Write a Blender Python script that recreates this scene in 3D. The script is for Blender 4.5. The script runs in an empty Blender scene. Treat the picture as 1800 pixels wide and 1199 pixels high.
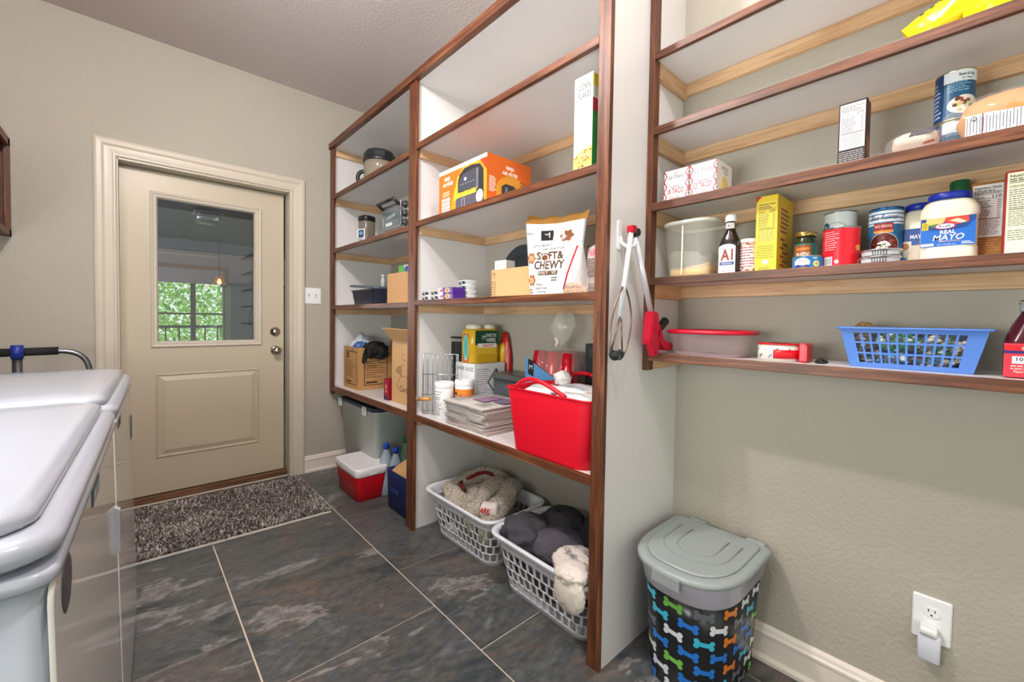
import bpy, bmesh, math, random
from mathutils import Vector, Matrix, noise
C = bpy.context.scene.collection
scene = bpy.context.scene
PI = math.pi
rnd = random.Random(7)

# ------------------------------------------------------------------ camera, world, lights, exposure
cam_d = bpy.data.cameras.new('camera')
cam = bpy.data.objects.new('camera', cam_d); C.objects.link(cam)
cam_d.sensor_width = 36.0
cam_d.lens = 740.99 / 1800 * 36.0
cam_d.shift_y = -(599.5 - 583.35) / 1800.0
cam_d.clip_start = 0.02
yaw, pitch, roll = 0.7371, -0.0284, 0.0153
fwd = Vector((math.sin(yaw) * math.cos(pitch), math.cos(yaw) * math.cos(pitch), math.sin(pitch)))
rgt = Vector((math.cos(yaw), -math.sin(yaw), 0))
upv = rgt.cross(fwd)
r2 = rgt * math.cos(roll) + upv * math.sin(roll)
u2 = upv * math.cos(roll) - rgt * math.sin(roll)
cam.matrix_world = Matrix(((r2.x, u2.x, -fwd.x, 0), (r2.y, u2.y, -fwd.y, 0), (r2.z, u2.z, -fwd.z, 1.16), (0, 0, 0, 1)))
scene.camera = cam

w = bpy.data.worlds.new('world'); scene.world = w; w.use_nodes = True
w.node_tree.nodes['Background'].inputs[0].default_value = (0.94, 1.0, 0.87, 1)
w.node_tree.nodes['Background'].inputs[1].default_value = 0.75

def area_lamp(name, loc, size, power, col, target=None):
    d = bpy.data.lights.new(name, 'AREA'); d.shape = 'DISK'; d.size = size; d.energy = power; d.color = col
    o = bpy.data.objects.new(name, d); C.objects.link(o); o.location = loc
    if target: o.rotation_euler = (Vector(target) - Vector(loc)).to_track_quat('-Z', 'Y').to_euler()
    return o
def point_lamp(name, loc, rad, power, col):
    d = bpy.data.lights.new(name, 'POINT'); d.shadow_soft_size = rad; d.energy = power; d.color = col
    o = bpy.data.objects.new(name, d); C.objects.link(o); o.location = loc; return o
point_lamp('ceiling_lamp', (0.03, 1.28, 2.62), 0.05, 54, (1.0, 0.94, 0.92))
point_lamp('ceiling_lamp', (0.555, 0.18, 2.62), 0.05, 22, (1.0, 0.94, 0.92))
side_fill = area_lamp('side_fill_light', (-0.84, 1.15, 1.24), 1.0, 31, (0.93, 1.0, 0.98), (1.2, 1.5, 1.80))  # added fill out of view on the left, brightens the shelf interiors
side_fill.data.shape = 'RECTANGLE'; side_fill.data.size = 1.5; side_fill.data.size_y = 0.55
point_lamp('garage_fill_light', (-1.3, 6.2, 1.5), 0.15, 60, (1.0, 0.93, 0.95))  # added fill, lifts the dark space behind the door glass
sd = bpy.data.lights.new('sun', 'SUN'); sd.energy = 3.2; sd.angle = 0.02; sun = bpy.data.objects.new('sun', sd); C.objects.link(sun)
sun.rotation_euler = Vector((-0.35, -0.45, -0.82)).to_track_quat('-Z', 'Y').to_euler()
bl = area_lamp('fill_light_behind_camera', (-0.55, -1.0, 1.0), 1.0, 4, (0.97, 1.0, 0.93), (1.3, 1.5, 1.3)); bl.data.shape = 'SQUARE'  # weak fill added behind the camera to soften shade in the bays

scene.view_settings.view_transform = 'Standard'
scene.view_settings.look = 'None'
scene.view_settings.gamma = 1.0
scene.view_settings.use_curve_mapping = False
scene.view_settings.exposure = 0.66

# ------------------------------------------------------------------ materials
def lin(c):
    c /= 255.0
    return c / 12.92 if c <= 0.04045 else ((c + 0.055) / 1.055) ** 2.4
def S(r, g, b): return (lin(r), lin(g), lin(b), 1)
_mats = {}
def setin(b, k, v):
    if k in b.inputs: b.inputs[k].default_value = v
def mat(rgb, rough=0.5, metal=0.0, alpha=1.0, trans=0.0, var=0.06, scale=18.0, bump=0.0, bscale=60.0, emit=0.0, ior=1.45, spec=0.5):
    key = (rgb, rough, metal, alpha, trans, var, scale, bump, bscale, emit, ior, spec)
    if key in _mats: return _mats[key]
    m = bpy.data.materials.new('procedural'); m.use_nodes = True
    nt = m.node_tree; b = nt.nodes['Principled BSDF']
    c = S(*rgb)
    if var > 0:
        tc = nt.nodes.new('ShaderNodeTexCoord')
        n = nt.nodes.new('ShaderNodeTexNoise'); n.inputs['Scale'].default_value = scale; n.inputs['Detail'].default_value = 3
        r = nt.nodes.new('ShaderNodeMix'); r.data_type = 'RGBA'
        nt.links.new(tc.outputs['Object'], n.inputs['Vector'])
        nt.links.new(n.outputs['Fac'], r.inputs['Factor'])
        r.inputs['A'].default_value = tuple(x * (1 - var) for x in c[:3]) + (1,)
        r.inputs['B'].default_value = tuple(min(1, x * (1 + var)) for x in c[:3]) + (1,)
        nt.links.new(r.outputs['Result'], b.inputs['Base Color'])
    else:
        b.inputs['Base Color'].default_value = c
    if bump > 0:
        tc = nt.nodes.new('ShaderNodeTexCoord')
        n2 = nt.nodes.new('ShaderNodeTexNoise'); n2.inputs['Scale'].default_value = bscale; n2.inputs['Detail'].default_value = 4
        bp = nt.nodes.new('ShaderNodeBump'); bp.inputs['Strength'].default_value = bump; bp.inputs['Distance'].default_value = 0.01
        nt.links.new(tc.outputs['Object'], n2.inputs['Vector'])
        nt.links.new(n2.outputs['Fac'], bp.inputs['Height']); nt.links.new(bp.outputs['Normal'], b.inputs['Normal'])
    b.inputs['Roughness'].default_value = rough; b.inputs['Metallic'].default_value = metal
    setin(b, 'Specular IOR Level', spec); setin(b, 'IOR', ior)
    b.inputs['Alpha'].default_value = alpha
    setin(b, 'Transmission Weight', trans)
    if emit > 0:
        setin(b, 'Emission Color', c); setin(b, 'Emission Strength', emit)
    _mats[key] = m
    return m

def wood(name, dark, mid, light, axis, rough=0.45, scale=1.0):
    """grain runs along the given axis (0,1,2)"""
    key = (name, axis)
    if key in _mats: return _mats[key]
    m = bpy.data.materials.new(name); m.use_nodes = True
    nt = m.node_tree; b = nt.nodes['Principled BSDF']
    tc = nt.nodes.new('ShaderNodeTexCoord'); mp = nt.nodes.new('ShaderNodeMapping')
    sc = [38.0 * scale] * 3; sc[axis] = 2.2 * scale
    mp.inputs['Scale'].default_value = sc
    n = nt.nodes.new('ShaderNodeTexNoise'); n.inputs['Scale'].default_value = 1.6; n.inputs['Detail'].default_value = 7; n.inputs['Roughness'].default_value = 0.62; n.inputs['Distortion'].default_value = 0.9
    cr = nt.nodes.new('ShaderNodeValToRGB'); e = cr.color_ramp.elements
    e[0].position = 0.28; e[0].color = S(*dark); e[1].position = 0.72; e[1].color = S(*light)
    x = e.new(0.5); x.color = S(*mid)
    n2 = nt.nodes.new('ShaderNodeTexNoise'); n2.inputs['Scale'].default_value = 4.0; n2.inputs['Detail'].default_value = 2
    mx = nt.nodes.new('ShaderNodeMix'); mx.data_type = 'RGBA'; mx.blend_type = 'MULTIPLY'; mx.inputs['Factor'].default_value = 0.6
    cr2 = nt.nodes.new('ShaderNodeValToRGB'); cr2.color_ramp.elements[0].position = 0.3; cr2.color_ramp.elements[0].color = (0.66, 0.63, 0.61, 1); cr2.color_ramp.elements[1].position = 0.62; cr2.color_ramp.elements[1].color = (1, 1, 1, 1)
    nt.links.new(tc.outputs['Object'], mp.inputs['Vector']); nt.links.new(mp.outputs['Vector'], n.inputs['Vector'])
    nt.links.new(tc.outputs['Object'], n2.inputs['Vector'])
    nt.links.new(n.outputs['Fac'], cr.inputs['Fac']); nt.links.new(n2.outputs['Fac'], cr2.inputs['Fac'])
    nt.links.new(cr.outputs['Color'], mx.inputs['A']); nt.links.new(cr2.outputs['Color'], mx.inputs['B'])
    nt.links.new(mx.outputs['Result'], b.inputs['Base Color'])
    bp = nt.nodes.new('ShaderNodeBump'); bp.inputs['Strength'].default_value = 0.12; bp.inputs['Distance'].default_value = 0.004
    nt.links.new(n.outputs['Fac'], bp.inputs['Height']); nt.links.new(bp.outputs['Normal'], b.inputs['Normal'])
    b.inputs['Roughness'].default_value = rough
    _mats[key] = m
    return m
def STAIN(ax): return wood('stained_wood', (52, 26, 13), (98, 54, 31), (138, 86, 54), ax, 0.42)
def PINE(ax): return wood('raw_pine', (190, 146, 104), (214, 174, 132), (228, 196, 158), ax, 0.6)

def wall_mat(name, rgb, bump, bscale, rough=0.75):
    m = bpy.data.materials.new(name); m.use_nodes = True
    nt = m.node_tree; b = nt.nodes['Principled BSDF']
    tc = nt.nodes.new('ShaderNodeTexCoord')
    n = nt.nodes.new('ShaderNodeTexNoise'); n.inputs['Scale'].default_value = bscale; n.inputs['Detail'].default_value = 3; n.inputs['Roughness'].default_value = 0.55
    n1 = nt.nodes.new('ShaderNodeTexNoise'); n1.inputs['Scale'].default_value = 1.3; n1.inputs['Detail'].default_value = 4
    mx = nt.nodes.new('ShaderNodeMix'); mx.data_type = 'RGBA'
    c = S(*rgb)
    mx.inputs['A'].default_value = tuple(x * 0.95 for x in c[:3]) + (1,); mx.inputs['B'].default_value = tuple(x * 1.04 for x in c[:3]) + (1,)
    bp = nt.nodes.new('ShaderNodeBump'); bp.inputs['Strength'].default_value = bump; bp.inputs['Distance'].default_value = 0.006
    for nn in (n, n1): nt.links.new(tc.outputs['Object'], nn.inputs['Vector'])
    nt.links.new(n1.outputs['Fac'], mx.inputs['Factor']); nt.links.new(mx.outputs['Result'], b.inputs['Base Color'])
    nt.links.new(n.outputs['Fac'], bp.inputs['Height']); nt.links.new(bp.outputs['Normal'], b.inputs['Normal'])
    b.inputs['Roughness'].default_value = rough; setin(b, 'Specular IOR Level', 0.3)
    return m
WALL = wall_mat('orange_peel_wall', (174, 168, 156), 0.45, 75)
CEIL = wall_mat('ceiling_paint', (206, 196, 194), 0.35, 60)
MELA = mat((218, 215, 214), 0.38, var=0.02, scale=3)
TRIMP = mat((200, 190, 174), 0.35, var=0.03, scale=4)
BASEP = mat((226, 216, 206), 0.35, var=0.03, scale=4)
DOORP = mat((190, 178, 156), 0.36, var=0.03, scale=3)

def tile_mat():
    m = bpy.data.materials.new('slate_tile'); m.use_nodes = True
    nt = m.node_tree; b = nt.nodes['Principled BSDF']; L = nt.links.new; N = nt.nodes.new
    tc = N('ShaderNodeTexCoord'); oi = N('ShaderNodeObjectInfo'); mul = N('ShaderNodeMath'); mul.operation = 'MULTIPLY'; mul.inputs[1].default_value = 57.0
    add = N('ShaderNodeVectorMath'); add.operation = 'ADD'; comb = N('ShaderNodeCombineXYZ')
    L(oi.outputs['Random'], mul.inputs[0])
    for k in range(3): L(mul.outputs[0], comb.inputs[k])
    L(tc.outputs['Object'], add.inputs[0]); L(comb.outputs[0], add.inputs[1])
    mp = N('ShaderNodeMapping'); mp.inputs['Scale'].default_value = (1.0, 1.9, 1); mp.inputs['Rotation'].default_value = (0, 0, 0.25); L(add.outputs[0], mp.inputs['Vector'])
    big = N('ShaderNodeTexNoise'); big.inputs['Scale'].default_value = 3.0; big.inputs['Detail'].default_value = 10; big.inputs['Roughness'].default_value = 0.68; big.inputs['Distortion'].default_value = 1.1
    L(mp.outputs[0], big.inputs['Vector'])
    cr = N('ShaderNodeValToRGB'); e = cr.color_ramp.elements
    e[0].position = 0.30; e[0].color = S(44, 50, 53); e[1].position = 0.78; e[1].color = S(138, 141, 143)
    for p, c in ((0.43, (70, 78, 81)), (0.50, (94, 94, 90)), (0.57, (76, 82, 86)), (0.66, (104, 106, 107))):
        x = e.new(p); x.color = S(*c)
    L(big.outputs['Fac'], cr.inputs['Fac'])
    rus = N('ShaderNodeTexNoise'); rus.inputs['Scale'].default_value = 1.7; rus.inputs['Detail'].default_value = 7; rus.inputs['Roughness'].default_value = 0.6; rus.inputs['Distortion'].default_value = 1.2
    a2 = N('ShaderNodeVectorMath'); a2.operation = 'ADD'; a2.inputs[1].default_value = (13, 5, 3); L(mp.outputs[0], a2.inputs[0]); L(a2.outputs[0], rus.inputs['Vector'])
    rr = N('ShaderNodeValToRGB'); rr.color_ramp.elements[0].position = 0.52; rr.color_ramp.elements[0].color = (0, 0, 0, 1); rr.color_ramp.elements[1].position = 0.66; rr.color_ramp.elements[1].color = (0.55, 0.55, 0.55, 1)
    L(rus.outputs['Fac'], rr.inputs['Fac'])
    m1 = N('ShaderNodeMix'); m1.data_type = 'RGBA'; L(rr.outputs['Color'], m1.inputs['Factor']); L(cr.outputs['Color'], m1.inputs['A']); m1.inputs['B'].default_value = S(116, 94, 80)
    # pale mineral veins: thin band of a distorted noise, only in places
    v = N('ShaderNodeTexNoise'); v.inputs['Scale'].default_value = 2.2; v.inputs['Detail'].default_value = 9; v.inputs['Roughness'].default_value = 0.68; v.inputs['Distortion'].default_value = 0.5
    a3 = N('ShaderNodeVectorMath'); a3.operation = 'ADD'; a3.inputs[1].default_value = (3, 31, 7); L(mp.outputs[0], a3.inputs[0]); L(a3.outputs[0], v.inputs['Vector'])
    vr = N('ShaderNodeValToRGB'); ve = vr.color_ramp.elements
    ve[0].position = 0.575; ve[0].color = (0, 0, 0, 1); ve[1].position = 0.70; ve[1].color = (0.15, 0.15, 0.15, 1)
    for p, g in ((0.615, 0.5), (0.65, 0.22)):
        x = ve.new(p); x.color = (g, g, g, 1)
    L(v.outputs['Fac'], vr.inputs['Fac'])
    m2 = N('ShaderNodeMix'); m2.data_type = 'RGBA'; L(vr.outputs['Color'], m2.inputs['Factor']); L(m1.outputs['Result'], m2.inputs['A']); m2.inputs['B'].default_value = S(176, 173, 172)
    fine = N('ShaderNodeTexNoise'); fine.inputs['Scale'].default_value = 26; fine.inputs['Detail'].default_value = 5; L(mp.outputs[0], fine.inputs['Vector'])
    fr = N('ShaderNodeValToRGB'); fr.color_ramp.elements[0].position = 0.3; fr.color_ramp.elements[0].color = (0.58, 0.58, 0.58, 1); fr.color_ramp.elements[1].position = 0.65; fr.color_ramp.elements[1].color = (1.15, 1.15, 1.15, 1)
    L(fine.outputs['Fac'], fr.inputs['Fac'])
    m3 = N('ShaderNodeMix'); m3.data_type = 'RGBA'; m3.blend_type = 'MULTIPLY'; m3.inputs['Factor'].default_value = 0.8; L(m2.outputs['Result'], m3.inputs['A']); L(fr.outputs['Color'], m3.inputs['B'])
    L(m3.outputs['Result'], b.inputs['Base Color'])
    bp = N('ShaderNodeBump'); bp.inputs['Strength'].default_value = 0.25; bp.inputs['Distance'].default_value = 0.004; L(big.outputs['Fac'], bp.inputs['Height']); L(bp.outputs['Normal'], b.inputs['Normal'])
    b.inputs['Roughness'].default_value = 0.34
    return m
TILE = tile_mat()
GROUT = mat((216, 204, 188), 0.85, var=0.08)

# ------------------------------------------------------------------ mesh helpers
def new(): return bmesh.new()
def box(bm, a, b, bev=0.0, mi=0, seg=2):
    g = bmesh.ops.create_cube(bm, size=1.0)
    vs = g['verts']
    s = [b[i] - a[i] for i in range(3)]; c = [(a[i] + b[i]) / 2 for i in range(3)]
    for v in vs: v.co = Vector((v.co.x * s[0] + c[0], v.co.y * s[1] + c[1], v.co.z * s[2] + c[2]))
    fs = set(f for v in vs for f in v.link_faces)
    for f in fs: f.material_index = mi
    if bev > 0:
        es = list(set(e for v in vs for e in v.link_edges))
        r = bmesh.ops.bevel(bm, geom=es, offset=bev, segments=seg, profile=0.5, affect='EDGES')
        for f in r['faces']: f.material_index = mi
def loft(bm, secs, cap0=True, cap1=True, mi=0, closed=True, smooth=True):
    rows = [[bm.verts.new(p) for p in s] for s in secs]
    n = len(rows[0])
    for i in range(len(rows) - 1):
        for j in range(n if closed else n - 1):
            k = (j + 1) % n
            try:
                f = bm.faces.new((rows[i][j], rows[i][k], rows[i + 1][k], rows[i + 1][j])); f.material_index = mi; f.smooth = smooth
            except ValueError: pass
    if cap0:
        f = bm.faces.new(list(reversed(rows[0]))); f.material_index = mi
    if cap1:
        f = bm.faces.new(rows[-1]); f.material_index = mi
    return rows
def rrect(w, d, r, n=4, cx=0, cy=0):
    """rounded rectangle, counter-clockwise from the right front corner"""
    r = max(1e-4, min(r, w / 2 - 1e-5, d / 2 - 1e-5)); out = []
    for (sx, sy, a0) in ((1, -1, -PI / 2), (1, 1, 0), (-1, 1, PI / 2), (-1, -1, PI)):
        for k in range(n + 1):
            a = a0 + k * PI / 2 / n
            out.append((cx + sx * (w / 2 - r) + r * math.cos(a), cy + sy * (d / 2 - r) + r * math.sin(a)))
    return out
def rloft(bm, prof, n=4, cap0=True, cap1=True, mi=0):
    """prof: (w, d, r, z) sections of rounded rectangles"""
    return loft(bm, [[Vector((x, y, z)) for x, y in rrect(w, d, r, n)] for (w, d, r, z) in prof], cap0, cap1, mi)
def lathe(bm, prof, n=28, c=(0, 0, 0), mi=0, cap0=True, cap1=True, smooth=True):
    secs = []
    for r, z in prof:
        r = max(r, 1e-4)
        secs.append([Vector((c[0] + r * math.cos(2 * PI * k / n), c[1] + r * math.sin(2 * PI * k / n), c[2] + z)) for k in range(n)])
    return loft(bm, secs, cap0, cap1, mi, True, smooth)
def tube(bm, pts, r, n=8, closed=False, mi=0, rad=None):
    pts = [Vector(p) for p in pts]; secs = []; m = len(pts); prev = None
    for i, p in enumerate(pts):
        if closed: t = (pts[(i + 1) % m] - pts[i - 1])
        else: t = (pts[min(i + 1, m - 1)] - pts[max(i - 1, 0)])
        if t.length < 1e-9: t = Vector((0, 0, 1))
        t.normalize()
        if prev is None:
            a = Vector((0, 0, 1)) if abs(t.z) < 0.9 else Vector((1, 0, 0))
            u = t.cross(a).normalized()
        else:
            u = (prev - t * prev.dot(t))
            u = u.normalized() if u.length > 1e-6 else t.orthogonal().normalized()
        prev = u; v = t.cross(u); rr = rad[i] if rad else r
        secs.append([p + (u * math.cos(2 * PI * k / n) + v * math.sin(2 * PI * k / n)) * rr for k in range(n)])
    if closed: secs.append(secs[0])
    if closed:
        loft(bm, secs, False, False, mi)
    else:
        loft(bm, secs, True, True, mi)
def bez(p0, p1, p2, p3, n=10):
    out = []
    for i in range(n + 1):
        t = i / n; a = (1 - t) ** 3; b = 3 * t * (1 - t) ** 2; c = 3 * t * t * (1 - t); d = t ** 3
        out.append(Vector(p0) * a + Vector(p1) * b + Vector(p2) * c + Vector(p3) * d)
    return out
def obj(name, bm, mats, parent=None, smooth=None, bev=None):
    me = bpy.data.meshes.new(name); bmesh.ops.recalc_face_normals(bm, faces=bm.faces) if smooth != 'keep' else None
    bm.to_mesh(me); bm.free()
    for m in (mats if isinstance(mats, (list, tuple)) else [mats]): me.materials.append(m)
    o = bpy.data.objects.new(name, me); C.objects.link(o)
    if parent: o.parent = parent
    if smooth is True:
        for p in me.polygons: p.use_smooth = True
    return o
def bxo(name, a, b, m, parent=None, bev=0.0):
    bm = new(); box(bm, a, b, bev); return obj(name, bm, m, parent)
def struct(o): o['kind'] = 'structure'; return o
def tag(o, label, cat, group=None):
    o['label'] = label; o['category'] = cat
    if group: o['group'] = group
    return o
def thing(name, label, cat, loc=(0, 0, 0), rz=0.0, group=None):
    o = bpy.data.objects.new(name, None); C.objects.link(o); o.empty_display_size = 0.05
    o.location = loc; o.rotation_euler = (0, 0, math.radians(rz))
    return tag(o, label, cat, group)
def copy_tree(o, parent=None):
    c = o.copy(); C.objects.link(c)
    if parent: c.parent = parent
    for ch in list(o.children): copy_tree(ch, c)
    return c

# ------------------------------------------------------------------ printed graphics on faces
_txt = {}
def text_mesh(s, bold=0.0, shear=0.0):
    k = (s, bold, shear)
    if k in _txt: return _txt[k]
    cu = bpy.data.curves.new('t', 'FONT'); cu.body = s; cu.offset = bold; cu.shear = shear; cu.resolution_u = 2
    o = bpy.data.objects.new('t', cu); C.objects.link(o)
    dg = bpy.context.evaluated_depsgraph_get(); dg.update()
    me = o.evaluated_get(dg).to_mesh()
    vs = [(v.co.x, v.co.y) for v in me.vertices]; fs = [tuple(p.vertices) for p in me.polygons]
    o.evaluated_get(dg).to_mesh_clear()
    bpy.data.objects.remove(o); bpy.data.curves.remove(cu)
    if vs:
        x0 = min(v[0] for v in vs); x1 = max(v[0] for v in vs); y0 = min(v[1] for v in vs); y1 = max(v[1] for v in vs)
    else: x0 = x1 = y0 = y1 = 0
    _txt[k] = (vs, fs, x0, x1, y0, y1)
    return _txt[k]
def planar(o, U, V):
    o, U, V = Vector(o), Vector(U).normalized(), Vector(V).normalized(); N = U.cross(V)
    return lambda u, v, h: o + U * u + V * v + N * h
def cylmap(r, z0=0.0, th0=-PI / 2, c=(0, 0), taper=0.0):
    F = lambda u, v, h: Vector((c[0] + (r + taper * v + h) * math.cos(th0 + u / r), c[1] + (r + taper * v + h) * math.sin(th0 + u / r), z0 + v))
    F.step = r * 0.2
    return F
class Print:
    """flat printed artwork laid on a surface; one mesh, one material slot per ink"""
    def __init__(s, F, rough=0.5): s.step = getattr(F, 'step', None); s.F = F; s.v = []; s.f = []; s.m = []; s.inks = []; s.rough = rough
    def ink(s, c):
        if c not in s.inks: s.inks.append(c)
        return s.inks.index(c)
    def grid(s, u0, v0, u1, v1, c, h=1, nu=1, nv=1):
        if s.step: nu = max(nu, int(math.ceil(abs(u1 - u0) / s.step)))
        k = s.ink(c); b = len(s.v)
        for j in range(nv + 1):
            for i in range(nu + 1): s.v.append(s.F(u0 + (u1 - u0) * i / nu, v0 + (v1 - v0) * j / nv, h * 0.00025))
        for j in range(nv):
            for i in range(nu):
                a = b + j * (nu + 1) + i; s.f.append((a, a + 1, a + nu + 2, a + nu + 1)); s.m.append(k)
    rect = grid
    def poly(s, pts, c, h=1):
        if s.step:
            a0 = min(p[0] for p in pts); a1 = max(p[0] for p in pts)
            if a1 - a0 > s.step * 1.3:
                n = int(math.ceil((a1 - a0) / s.step))
                for i in range(n):
                    q = pts
                    for lim, sg in ((a0 + (a1 - a0) * i / n, 1), (a0 + (a1 - a0) * (i + 1) / n, -1)):
                        out = []
                        for j in range(len(q)):
                            P, Q = q[j - 1], q[j]; dp, dq = (P[0] - lim) * sg, (Q[0] - lim) * sg
                            if (dp < 0) != (dq < 0) and abs(dp - dq) > 1e-12:
                                t = dp / (dp - dq); out.append((P[0] + (Q[0] - P[0]) * t, P[1] + (Q[1] - P[1]) * t))
                            if dq >= 0: out.append(Q)
                        q = out
                        if len(q) < 3: break
                    if len(q) >= 3: s._poly(q, c, h)
                return
        s._poly(pts, c, h)
    def _poly(s, pts, c, h=1):
        k = s.ink(c); b = len(s.v)
        for p in pts: s.v.append(s.F(p[0], p[1], h * 0.00025))
        s.f.append(tuple(range(b, b + len(pts)))); s.m.append(k)
    def ell(s, u, v, ru, rv, c, h=1, n=20, a0=0, a1=2 * PI):
        s.poly([(u + ru * math.cos(a0 + (a1 - a0) * i / n), v + rv * math.sin(a0 + (a1 - a0) * i / n)) for i in range(n if abs(a1 - a0 - 2 * PI) < 1e-6 else n + 1)], c, h)
    def text(s, t, u, v, size, c, h=2, width=None, bold=0.0, shear=0.0, align='c', rot=0.0):
        vs, fs, x0, x1, y0, y1 = text_mesh(t, bold, shear)
        if not vs: return
        k = s.ink(c); b = len(s.v); sy = size / 0.7; sx = sy
        if width: sx = width / max(1e-6, x1 - x0)
        ox = {'c': -(x0 + x1) / 2, 'l': -x0, 'r': -x1}[align]; ca, sa = math.cos(rot), math.sin(rot)
        for x, y in vs:
            X, Y = (x + ox) * sx, y * sy
            s.v.append(s.F(u + X * ca - Y * sa, v + X * sa + Y * ca, h * 0.00025))
        for f in fs: s.f.append(tuple(b + i for i in f)); s.m.append(k)
    def lines(s, u0, v0, u1, v1, n, c, h=2, frac=0.5, ragged=0.35):
        dv = (v1 - v0) / n
        for i in range(n):
            e = u1 - (u1 - u0) * rnd.random() * ragged
            vv = v0 + i * dv
            x = u0
            while x < e:
                L = (u1 - u0) * rnd.uniform(0.06, 0.2)
                s.rect(x, vv + dv * 0.2, min(e, x + L), vv + dv * (0.2 + frac), c, h); x += L + (u1 - u0) * 0.025
    def build(s, parent, name='printed_label'):
        me = bpy.data.meshes.new(name); me.from_pydata(s.v, [], s.f)
        for c in s.inks: me.materials.append(mat(c, s.rough, var=0.03) if len(c) == 3 else c)
        me.polygons.foreach_set('material_index', s.m)
        o = bpy.data.objects.new(name, me); C.objects.link(o); o.parent = parent
        return o
def front(w, d): return planar((-w / 2, -d / 2, 0), (1, 0, 0), (0, 0, 1))
def right(w, d): return planar((w / 2, -d / 2, 0), (0, 1, 0), (0, 0, 1))
def left(w, d): return planar((-w / 2, d / 2, 0), (0, -1, 0), (0, 0, 1))
def top(w, d, h): return planar((-w / 2, -d / 2, h), (1, 0, 0), (0, 1, 0))
INK = (30, 28, 30)

# ------------------------------------------------------------------ room shell
XL, XR, YD, ZC, YB = -0.86, 1.625, 3.325, 2.785, -1.5
bm = new(); box(bm, (XL - .1, YB, -.06), (XR + .1, YD + .12, -.004)); floor = struct(obj('floor', bm, GROUT))
TX, TY, G = 0.6025, 0.614, 0.006
_tm = {}
for i in range(-3, 3):
    x0 = 0.304 + TX * i; off = 1.75 if i % 2 else 1.438
    for j in range(-6, 4):
        y0 = off + TY * j
        a, b_, c_, d_ = max(x0 + G / 2, XL), min(x0 + TX - G / 2, XR), max(y0 + G / 2, YB), min(y0 + TY - G / 2, YD + .02)
        if b_ - a < 0.01 or d_ - c_ < 0.01: continue
        key = (round(b_ - a, 3), round(d_ - c_, 3))
        if key not in _tm:
            bm = new(); hx, hy, e = (b_ - a) / 2, (d_ - c_) / 2, 0.0012
            loft(bm, [[Vector((sx * q, sy * q2, z)) for sx, sy in ((-1, -1), (1, -1), (1, 1), (-1, 1))] for q, q2, z in ((hx, hy, -.004), (hx, hy, -.001), (hx - e, hy - e, 0))], False, True, smooth=False)
            o = obj('tile', bm, TILE, floor); _tm[key] = o
        else:
            o = _tm[key].copy(); C.objects.link(o)
        o.location = ((a + b_) / 2, (c_ + d_) / 2, 0)

struct(bxo('ceiling', (XL - .1, YB, ZC), (XR + .1, YD + .12, ZC + .1), CEIL))
struct(bxo('wall_left', (XL - .1, YB, 0), (XL, YD, ZC), WALL))
struct(bxo('wall_right', (XR, YB, 0), (XR + .1, YD, ZC), WALL))
DX0, DX1, DZ = -0.05, 0.862, 2.052
bm = new(); box(bm, (XL - .1, YD, 0), (DX0, YD + .12, ZC)); box(bm, (DX1, YD, 0), (XR + .1, YD + .12, ZC)); box(bm, (DX0, YD, DZ), (DX1, YD + .12, ZC))
struct(obj('wall_back', bm, WALL))

# baseboards: profiled board with a bead on top and a shoe moulding
def baseboard(name, p0, p1, nrm):
    prof = [(0, 0), (.026, 0), (.026, .012), (.018, .020), (.014, .022), (.014, .088), (.018, .090), (.018, .097), (.013, .102), (.010, .112), (.004, .120), (0, .121)]
    bm = new(); p0, p1, nrm = Vector(p0), Vector(p1), Vector(nrm)
    loft(bm, [[p + nrm * a + Vector((0, 0, z)) for a, z in prof] for p in (p0, p1)], True, True, smooth=False)
    return struct(obj(name, bm, BASEP))
baseboard('baseboard_right', (XR, YB, 0), (XR, 0.80, 0), (-1, 0, 0))
baseboard('baseboard_back', (0.952, YD, 0), (1.55, YD, 0), (0, -1, 0))
baseboard('baseboard_left', (XL, YB, 0), (XL, YD, 0), (1, 0, 0))

# ------------------------------------------------------------------ door, casing, threshold
def casing():
    prof = [(0, 0), (0, .020), (.012, .024), (.030, .022), (.042, .015), (.058, .014), (.074, .012), (.080, .016), (.087, .016), (.095, .008), (.095, 0)]  # (distance in from the outer edge, thickness)
    x0, x1, zt = -0.141, 0.950, 2.147
    bm = new(); secs = []
    for (sx, zz) in ((0, 0), (0, 1), (1, 1), (1, 0)):
        s = []
        for a, t in prof:
            x = (x0 + a) if sx == 0 else (x1 - a)
            z = 0 if zz == 0 else zt - a
            s.append(Vector((x, YD - t, z)))
        secs.append(s)
    loft(bm, secs, True, True, smooth=False)
    return struct(obj('trim_1', bm, TRIMP))
casing()
bm = new()
for a, b in (((DX0 - .001, YD - .004, 0), (DX0 + .008, YD + .12, DZ)), ((DX1 - .008, YD - .004, 0), (DX1 + .001, YD + .12, DZ)), ((DX0, YD - .004, DZ - .008), (DX1, YD + .12, DZ + .001))): box(bm, a, b)
struct(obj('trim_2', bm, TRIMP))
struct(bxo('trim_3', (DX0 + .008, YD + .055, 0), (DX1 - .008, YD + .2, .034), wood('threshold_oak', (70, 44, 28), (110, 76, 52), (140, 100, 70), 0), bev=.004))
YF = 3.41
door = bpy.data.objects.new('door_1', None); C.objects.link(door); struct(door)
def door_part(name, bm, m): return obj(name, bm, m, door)
dx0, dx1, dz0, dz1 = -0.040, 0.836, 0.040, 2.034
gx0, gx1, gz0, gz1 = 0.128, 0.652, 0.988, 1.889
bm = new()
for a, b in (((dx0, YF, dz0), (gx0, YF + .045, dz1)), ((gx1, YF, dz0), (dx1, YF + .045, dz1)), ((gx0, YF, gz1), (gx1, YF + .045, dz1)), ((gx0, YF, dz0), (gx1, YF + .045, gz0))): box(bm, a, b)
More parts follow.
